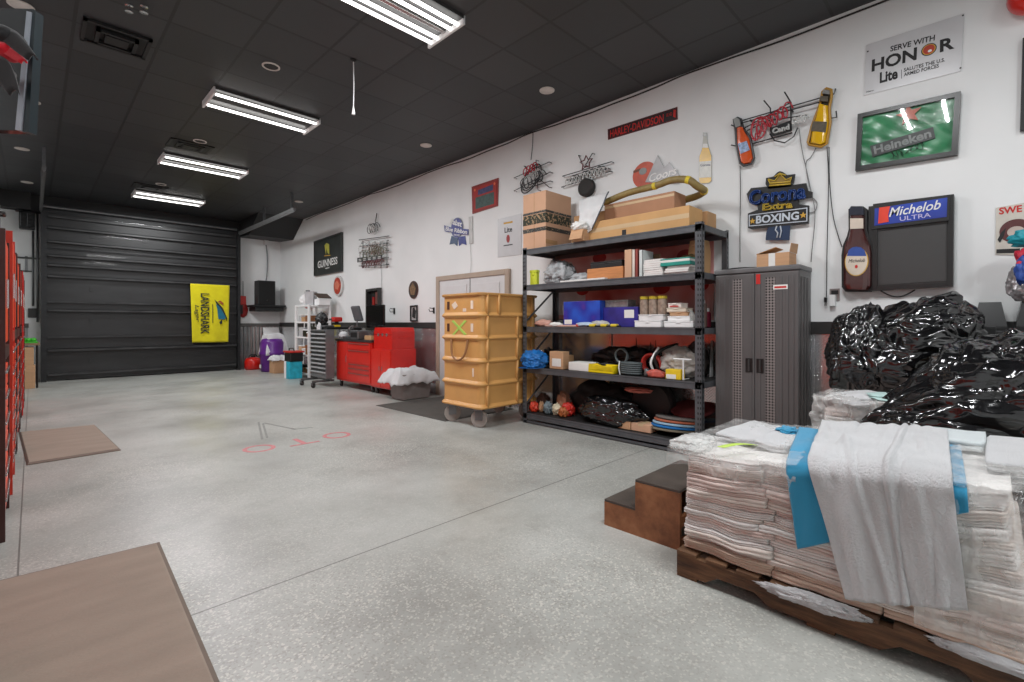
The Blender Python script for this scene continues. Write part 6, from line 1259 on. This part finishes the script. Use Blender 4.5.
def towel_layer(x0, x1, y0, y1, z0, z1, seed, mt, name='folded_towel', plies=2, where='near'):
    """one folded towel: rounded folded edges, a crease between its plies, sagging with the stack"""
    h = z1 - z0; r = h * .5; rnd = random.Random(seed); mb = MB()
    prof = []
    for k in range(plies):
        a, b = k / plies, (k + 1) / plies
        for j in range(5):
            t = j / 4; prof.append((math.sin(math.pi * t) ** .7 * .0055 + (0 if 0 < k * 5 + j < plies * 5 - 1 else -.003), a + (b - a) * t))
    per = []; cr = .03
    nx, ny = 10, max(16, int((y1 - y0) / .02))
    for i in range(ny): per.append((x0, y1 - (y1 - y0) * i / ny, -1, 0))
    for i in range(nx): per.append((x0 + (x1 - x0) * i / nx, y0, 0, -1))
    for i in range(ny): per.append((x1, y0 + (y1 - y0) * i / ny, 1, 0))
    for i in range(nx): per.append((x1 - (x1 - x0) * i / nx, y1, 0, 1))
    ox = rnd.uniform(-.010, .010); n = len(per); vs = []
    for e, t in prof:
        for x, y, nx_, ny_ in per:
            w_ = .006 * noise.noise(Vector((x * 8, y * 14, seed * 1.7)))
            cx = 0
            dx = abs(min(y - y0, y1 - y)); dq = abs(min(x - x0, x1 - x))
            inx = -.005 * math.exp(-dx / .012) * nx_; iny = -.010 * math.exp(-dq / .02) * ny_
            p = Vector((x + nx_ * (e + w_) + inx + ox * (1 if nx_ < 0 else 0), y + ny_ * (e * .6) + iny, z0 + h * t))
            vs.append(warp_stack(p, where, 2.0))
    rows = len(prof)
    fs = [list(range(n))[::-1], list(range((rows - 1) * n, rows * n))] + [[a * n + i, a * n + (i + 1) % n, (a + 1) * n + (i + 1) % n, (a + 1) * n + i] for a in range(rows - 1) for i in range(n)]
    mb._add(vs, fs); o = mb.build(name, mt, None); 
    for p in o.data.polygons: p.use_smooth = len(p.vertices) < 5
    return o
ords = ['lowest', 'second', 'third', 'fourth', 'fifth', 'sixth', 'seventh', 'eighth', 'ninth', 'tenth', 'eleventh', 'twelfth', 'thirteenth', 'fourteenth', 'fifteenth', 'sixteenth', 'seventeenth', 'eighteenth']
tones = ['tan', 'tan', 'cream', 'cream', 'white', 'white', 'pink', 'white', 'cream', 'white', 'pink', 'cream', 'pink', 'pink', 'pink', 'cream', 'cream', 'white']
tones2 = ['tan', 'cream', 'tan', 'pink', 'tan', 'pink', 'cream', 'white', 'white', 'cream', 'white', 'white', 'cream', 'white', 'white', 'cream', 'white', 'white']
SX0_, SX1_ = 2.295, 3.23
cols_ = [(.70, 1.085, 'left'), (.30, .702, 'middle'), (-.11, .302, 'right')]
nL = 18
rT = random.Random(77); hs = [rT.uniform(.6, 1.45) for _ in range(nL)]; hs = [h * (.60 - .134) / sum(hs) for h in hs]
cuts = [(rT.uniform(-.035, .035), rT.uniform(-.035, .035)) for _ in range(nL)]; z = .134
for i in range(nL):
    pl_ = rT.choice((2, 2, 3)); xo_ = rT.uniform(-.008, .008)
    for ci, (a, b, nm) in enumerate(cols_):
        b2 = b + (0, cuts[i][0], cuts[i][1])[ci] - (rT.uniform(0, .012) if ci == 0 else 0); a2 = a + (cuts[i][0], cuts[i][1], .004 * i + rT.uniform(-.01, .01))[ci]
        tn = (tones if ci < 2 else tones2)[i]
        o = towel_layer(SX0_ + .0015 * i + xo_, SX1_, a2, b2, z, z + hs[i] - .0006, 100 * ci + i, towel_tone(tn, i), plies=pl_)
        tag(o, f'{tn} folded towel, {ords[i]} in the {nm} column of the near wrapped stack', 'towel', 'towels stacked on the near pallet')
    z += hs[i]
def lift_at(x, y, z):
    return warp_stack(Vector((x, y, z)), 0, 2.0)
def over_stack(name, lab, cat, x_back, y0, y1, z_low, mat, off=.012, fold=.012, nv=90, nu=60, thick=.006, seed=1, skew=(0, 0, 0, 0), flare=0, smooth=True, hemz=.0, slope=0.0):
    """cloth lying on the top of the stack and hanging down its front; skew moves the left/right edge at back and bottom"""
    xf = SX0_ - .022 - off
    def f(u, v):
        y = y1 + (y0 - y1) * u
        L1 = SX0_ * 0 + (x_back - xf); zt = top_z(y) + .016 + off; L2 = zt - z_low - slope * (u - .5) - hemz * math.sin(u * 3.1 + seed); tot = L1 + L2; d = v * tot
        R = .045
        if d < L1 - R: x, z, side = x_back - d, zt, 0
        elif d < L1 + R:
            a = (d - (L1 - R)) / (2 * R) * math.pi / 2; x, z, side = xf + R - R * math.sin(a), zt - R + R * math.cos(a), a / (math.pi / 2)
        else: x, z, side = xf, zt - (d - L1), 1
        y += (skew[0] * (1 - u) + skew[1] * u) * (1 - v) + (skew[2] * (1 - u) + skew[3] * u) * max(0, (d - L1) / L2)
        n1 = noise.noise(Vector((u * 3.2 + seed, v * 2.6, seed * 3))) ; n2 = noise.noise(Vector((u * 11, v * 5, seed * 5)))
        g = noise.noise(Vector((u * 4.2 + seed * 2, side * .3, 4)))
        ridge = (1 - abs(noise.noise(Vector((u * 3.4 + .25 * v, v * .8, seed * 7)))) * 3)
        n3 = noise.noise(Vector((u * 6 + v * 5, v * 4 - u * 3, seed * 2))); wv = fold * (1.1 * n1 + .6 * n2 + .7 * n3 + .5 * max(0, ridge))
        wv += .014 * math.exp(-((u - .60 + .16 * (v - .6)) / .022) ** 2) + .010 * math.exp(-((u - .30 - .25 * (v - .5)) / .03) ** 2) * min(1, 3 * v)
        drag = flare * max(0, (d - L1) / L2)
        if side < 1: z += abs(wv) * 1.3 * (1 - side * .6) + noise.noise(Vector((x * 3, y * 2.6, 9))) * .006
        x -= (abs(wv) * 1.3 + fold * .7 * (g + .6)) * side + drag
        return (x, y, z)
    o = MB().grid(f, nu, nv).build(name, mat, None, smooth=smooth, solid=thick); tag(o, lab, cat); return o
over_stack('blue_shirt', 'bright blue cloth showing on both sides under the draped white towel', 'cloth', 3.08, .056, .555, .455, towel_b, off=.008, fold=.007, seed=4, skew=(.22, .05, .02, .0), thick=.004, slope=.30)
tw = over_stack('draped_towel', 'large white terry towel draped over the near stack and hanging down', 'towel', 3.18, .070, .450, .232, towel_w, off=.036, fold=.013, nv=130, nu=90, seed=11, skew=(.235, .085, -.05, -.012), thick=.009, slope=.10)
tag(blob(MB(), (2.95, .80, .655), (.07, .05, .022), 15, .4, crease=.1, sub=4).build('blue_strap', towel_b, None, smooth=True), 'twisted blue strap lying beside the top left of the draped towel', 'strap')
def top_slab(lab, x0, x1, y0, y1, z0, h, sd, mt):
    o = towel_layer(x0, x1, y0, y1, z0, z0 + h, sd, mt, name='top_towel', plies=2, where='none'); tag(o, lab, 'towel'); return o
top_slab('white folded towel on the left of the near stack under clear wrap', 2.62, 3.20, .86, 1.06, .615, .030, 501, towel_w)
top_slab('white folded towel on the near stack just left of the draped towel', 2.58, 3.10, .70, .85, .622, .034, 502, towel_w)
top_slab('pale grey blue folded towel behind the right of the draped towel', 2.95, 3.24, .02, .22, .684, .045, 503, cloth('pale_grey_towel', (206, 214, 216)))
top_slab('white folded towel on the right end of the near stack top', 2.62, 3.22, -.12, .015, .680, .035, 504, towel_w)
# clear wrap
def wrapf(y0, y1, x_back, zlow, seed, amp, xo=.036):
    def f(u, v):
        y = y1 + (y0 - y1) * u; xf = SX0_ - xo; L1 = x_back - xf; zt = top_z(y) + .034; zl = zlow(u); L2 = zt - zl; d = v * (L1 + L2)
        if d < L1: x, z, sd = x_back - d, zt, 0
        else: x, z, sd = xf, zt - (d - L1), 1
        k_ = max(0, 1 - abs(d - L1) / .06); x += .02 * k_ * (1 if sd else 0); z -= .012 * k_
        n = amp * (noise.noise(Vector((u * 6, v * 9, seed))) + .6 * noise.noise(Vector((u * 17, v * 21, seed))) + .35 * noise.noise(Vector((u * 40, v * 44, seed))))
        return (x - abs(n) * sd, y, z + abs(n) * 1.0 * (1 - sd))
    return f
wl = N('wrap_bright'); MATS['wrap_bright'] = wl.m
wrapt = film('clear_wrap_top', (240, 239, 237), .26, rough=.08, bsc=11, bst=1.0)
tag(MB().grid(wrapf(.58, 1.16, 3.2, lambda u: .535 + .03 * math.sin(u * 7) - .02 * u, 3, .011), 80, 110).build('stretch_wrap', wrapt, None, smooth=True), 'crinkled clear plastic wrap over the left end of the near stack', 'plastic wrap')
tag(MB().grid(wrapf(-.16, .20, 3.2, lambda u: .16 + .10 * u * 0, 5, .010, .034), 60, 140).build('stretch_wrap', wrap, None, smooth=True), 'crinkled clear plastic wrap round the right end of the near stack', 'plastic wrap')
def lipf(u, v):   # the gathered wrap end poking out at the top left corner
    a = u * 2 * math.pi; r = (.030 + .060 * (1 - v)) * (1 + .25 * noise.noise(Vector((u * 8, v * 5, 2)))); 
    return (2.36 + r * 1.3 * math.cos(a) + .26 * (1 - v) - .02, 1.14 + .065 * v - .02, .605 + .42 * r * math.sin(a) + .055 * v)
tag(blob(MB(), (2.46, 1.105, .620), (.19, .09, .04), 44, .25, freq=2, crease=.08, cf=2.5, sub=5).build('wrap_gather', film('wrap_white', (236, 236, 234), .5, rough=.12, bsc=14), None, smooth=True), 'gathered clear wrap poking out at the left corner of the near stack', 'plastic wrap')
def gm_(u, v): return (2.36 + .16 * u, .93 - .10 * u + .035 * (v - .5), .648 + .01 * math.sin(u * 3))
tag(MB().grid(gm_, 10, 4).build('green_label', M('lime_sticker', (188, 216, 96), .5), None, smooth=True, solid=.002), 'lime green label strip under the clear wrap at the left', 'label')
# ragged underside cloths
tag(blob(MB(), (2.258, .52, .112), (.026, .19, .030), 25, .25, freq=2.5, crease=.10, sub=5, warp=lambda p: Vector((p.x, p.y, p.z + (p.y - .52) * -.02))).build('crumpled_cloth', towel_w, None, smooth=True), 'crumpled white cloth tucked under the near stack over the pallet edge', 'cloth')
tag(blob(MB(), (2.262, .00, .125), (.022, .16, .020), 27, .3, freq=3, crease=.1, sub=4).build('crumpled_cloth', towel_w, None, smooth=True), 'white cloth edge low at the right front of the near stack', 'cloth')
# ---- two step wooden block
stepw = N('worn_wood'); cc = stepw.coord(); stepw.l(stepw.ramp(stepw.noise(4, 8, vec=cc, rough=.7), [(.28, lin((92, 56, 36))), (.5, lin((148, 98, 64))), (.7, lin((178, 128, 90)))]), stepw.b.inputs['Base Color']); stepw.b.inputs['Roughness'].default_value = .6; stepw.bump(stepw.noise(20, 6), .3, .004); stepw = stepw.m
tread_ = M('step_tread_dark', (74, 66, 60), .55, var=.3, scale=5, bump=.4, bscale=180)
t = thing('step_block', 'brown two step wooden block beside the near pallet', 'steps', (2.80, 1.45, 0))
x0, x1 = -.29, .29; ya, ym2, yb_ = -.24, .035, .25
for xa, xb in ((x0, x0 + .022), (x1 - .022, x1)):
    mb = MB(); prismx(mb, [(ya, 0), (yb_, 0), (yb_, .145), (ym2, .145), (ym2, .315), (ya, .315)], xa, xb); mb.build('side_panel', stepw, t)
MB().box((x0, ya + .0, .3155), (x1, ym2, .330), .003).build('upper_tread', tread_, t); MB().box((x0, ym2, .1455), (x1, yb_, .160), .003).build('lower_tread', tread_, t)
MB().box((x0 + .022, ym2 - .02, .15), (x1 - .022, ym2, .315)).build('upper_riser', stepw, t); MB().box((x0 + .022, yb_ - .02, 0), (x1 - .022, yb_, .145)).build('lower_riser', stepw, t)
MB().box((x0 + .022, ya, .12), (x1 - .022, ya + .02, .18)).box((x0 + .022, ya, .01), (x1 - .022, ya + .02, .05)).build('back_rail', stepw, t)
# ---- second stack behind
QX0, QX1, QY0, QY1 = 3.62, 4.72, -.50, .80
pallet('second wooden pallet hidden behind the near towel stack', QX0, QX1, QY0, QY1)
for i in range(12):
    h = .56 / 12; tn = ['cream', 'white', 'white', 'cream', 'white', 'pink'][i % 6]
    o = towel_layer(QX0 + .03 + .003 * i, QX1 - .05, .29, QY1 - .02, .134 + i * h, .134 + (i + 1) * h - .0012, 400 + i, towel_tone(tn, i), where='far')
    tag(o, f'{tn} folded towel, {ords[i]} in the far stack behind the near one', 'towel', 'towels stacked on the far pallet')
tag(blob(MB(), (3.88, .60, .745), (.26, .18, .05), 31, .2, freq=1.6, sub=5, flat=.705).build('top_towel', towel_w, None, smooth=True), 'puffy white towel on top of the far stack', 'towel')
tag(blob(MB(), (3.80, .36, .790), (.16, .24, .022), 33, .25, freq=1.6, sub=5).build('mint_cloth', towel_m, None, smooth=True), 'pale mint cloth on the far stack beside the black bags', 'cloth')
def wf2(u, v):
    y = .83 + (.42 - .83) * u; zt = .775; L1 = .5; d = v * 1.05
    if d < L1: x, z = 4.1 - d, zt
    else: x, z = 3.60, zt - (d - L1)
    n = .03 * (noise.noise(Vector((u * 6, v * 9, 7))) + .6 * noise.noise(Vector((u * 17, v * 21, 7))))
    return (x - abs(n), y + n, z + abs(n) * .5)
tag(MB().grid(wf2, 60, 80).build('stretch_wrap', wrap, None, smooth=True), 'clear plastic wrap hanging over the far towel stack', 'plastic wrap')
# ---- black bags
def bag(lab, c, r, seed, flat, amp=.22, crease=.13, cf=2.2, freq=1.3, st=(1, 1, 1), warp=None, sub=6, rz=0):
    OCT[0] = 2; o = blob(MB(), (0, 0, 0), r, seed, amp, freq=freq, crease=crease * .6, cf=cf, sub=sub, stretch=st, flat=flat - c[2], warp=warp).build('trash_bag', bagm, None, smooth=True); o.location = c; o.rotation_euler = (0, 0, rz)
    return tag(o, lab, 'bag', 'stuffed black plastic bags on the pallets')
def cone(cz, h, k, sy=0.0):
    """wider towards the bottom: the bag slumps on what it lies on"""
    def f(p): q = 1 + k * max(-1, min(1, -p.z / h)); return Vector((p.x * (1 + (q - 1) * .6), p.y * q + sy * p.z, p.z))
    return f
def skirt(p):
    k = math.exp(-((p.z - .03) / .16) ** 2) * max(0, p.y) / .4 * (1 if p.x < 0 else max(0, 1 - p.x / .2))
    return Vector((p.x - .04 * k, p.y + .26 * k, p.z - .05 * k))
bag('black plastic bag at the back left on the far stack below the beer board', (4.44, .70, 1.02), (.27, .22, .36), 3, .715, amp=.20, crease=.16, cf=1.2, warp=cone(0, .3, .14))
bag('upper black plastic bag against the wall under the beer board', (4.50, .42, 1.10), (.32, .38, .32), 8, .72, amp=.22, crease=.16, cf=1.2, warp=cone(0, .3, .1, -.4))
bag('large shiny black plastic bag slumping forward at the right', (3.80, -.10, .68), (.42, .44, .55), 14, .132, amp=.12, crease=.12, cf=1.3, freq=1.2, warp=skirt)
bag('low black bag in the gap between both towel stacks', (3.42, -.38, .40), (.12, .30, .36), 21, .01, amp=.18, crease=.08, cf=1.8)
tag(blob(MB(), (3.42, -.56, .40), (.16, .18, .42), 51, .2, freq=1.5, sub=5, flat=.001).build('rust_blanket', cloth('rust_cloth', (92, 46, 34)), None, smooth=True), 'rust brown blanket behind the near stack at the right edge', 'blanket')
cb = M('case_black', (30, 30, 31), .3)
t = thing('storage_chest', 'tall black storage chest behind the bags under the ribbed cases', 'chest', (4.885, -.24, .001)); MB().box((-.125, -.33, 0), (.125, .30, 1.12), .02).build('body', cb, t); MB().box((-.14, -.35, 1.12), (.14, .32, 1.165), .012).build('lid', cb, t)
for i, (x, y, z, rz) in enumerate(((4.87, .01, 1.197, .0), (4.86, -.20, 1.197, -.0))):
    t = thing('plastic_case', ('black tapered plastic case lying left, at the right edge', 'black tapered plastic case under the coloured bag')[i], 'case', (x, y, z), rz, group='black cases on the chest')
    w_ = .085; mb = MB(); mb._add([(xx * s_, yy * s_, zz_) for zz_, s_ in ((0, 1), (.03, 1), (.20, .66)) for xx, yy in ((-.14, -w_), (.14, -w_), (.14, w_), (-.14, w_))], [[0, 3, 2, 1], [8, 9, 10, 11]] + [[a + k, a + (k + 1) % 4, a + 4 + (k + 1) % 4, a + 4 + k] for a in (0, 4) for k in range(4)]); mb.build('shell', cb, t)
    MB().box((-.155, -w_ - .012, -.03), (.155, w_ + .012, .0), .01).build('lower_shell', cb, t)
    MB().box((-.165, -.03, -.03), (-.15, .03, .03), .006).build('latch', black, t)
t = thing('gift_bag', 'crumpled red, blue and teal printed bag on the black cases', 'bag', (4.80, -.19, 1.40))
blob(MB(), (0, 0, .13), (.10, .11, .16), 5, .25, crease=.08, sub=5, flat=0).build('foil_body', M('foil_grey', (160, 156, 158), .3, .5), t, smooth=True)
for i, (c, r_, m) in enumerate((((-.04, -.02, .28), (.08, .10, .12), M('party_red', (206, 40, 66), .5)), ((-.08, .03, .20), (.05, .05, .10), M('party_blue', (48, 80, 160), .5)), ((-.03, -.02, .42), (.09, .13, .06), M('party_teal', (30, 150, 166), .5)), ((-.07, -.06, .14), (.06, .05, .08), M('party_red', (206, 40, 66), .5)))):
    blob(MB(), c, r_, 60 + i, .35, crease=.1, sub=4).build('coloured_fold', m, t, smooth=True)
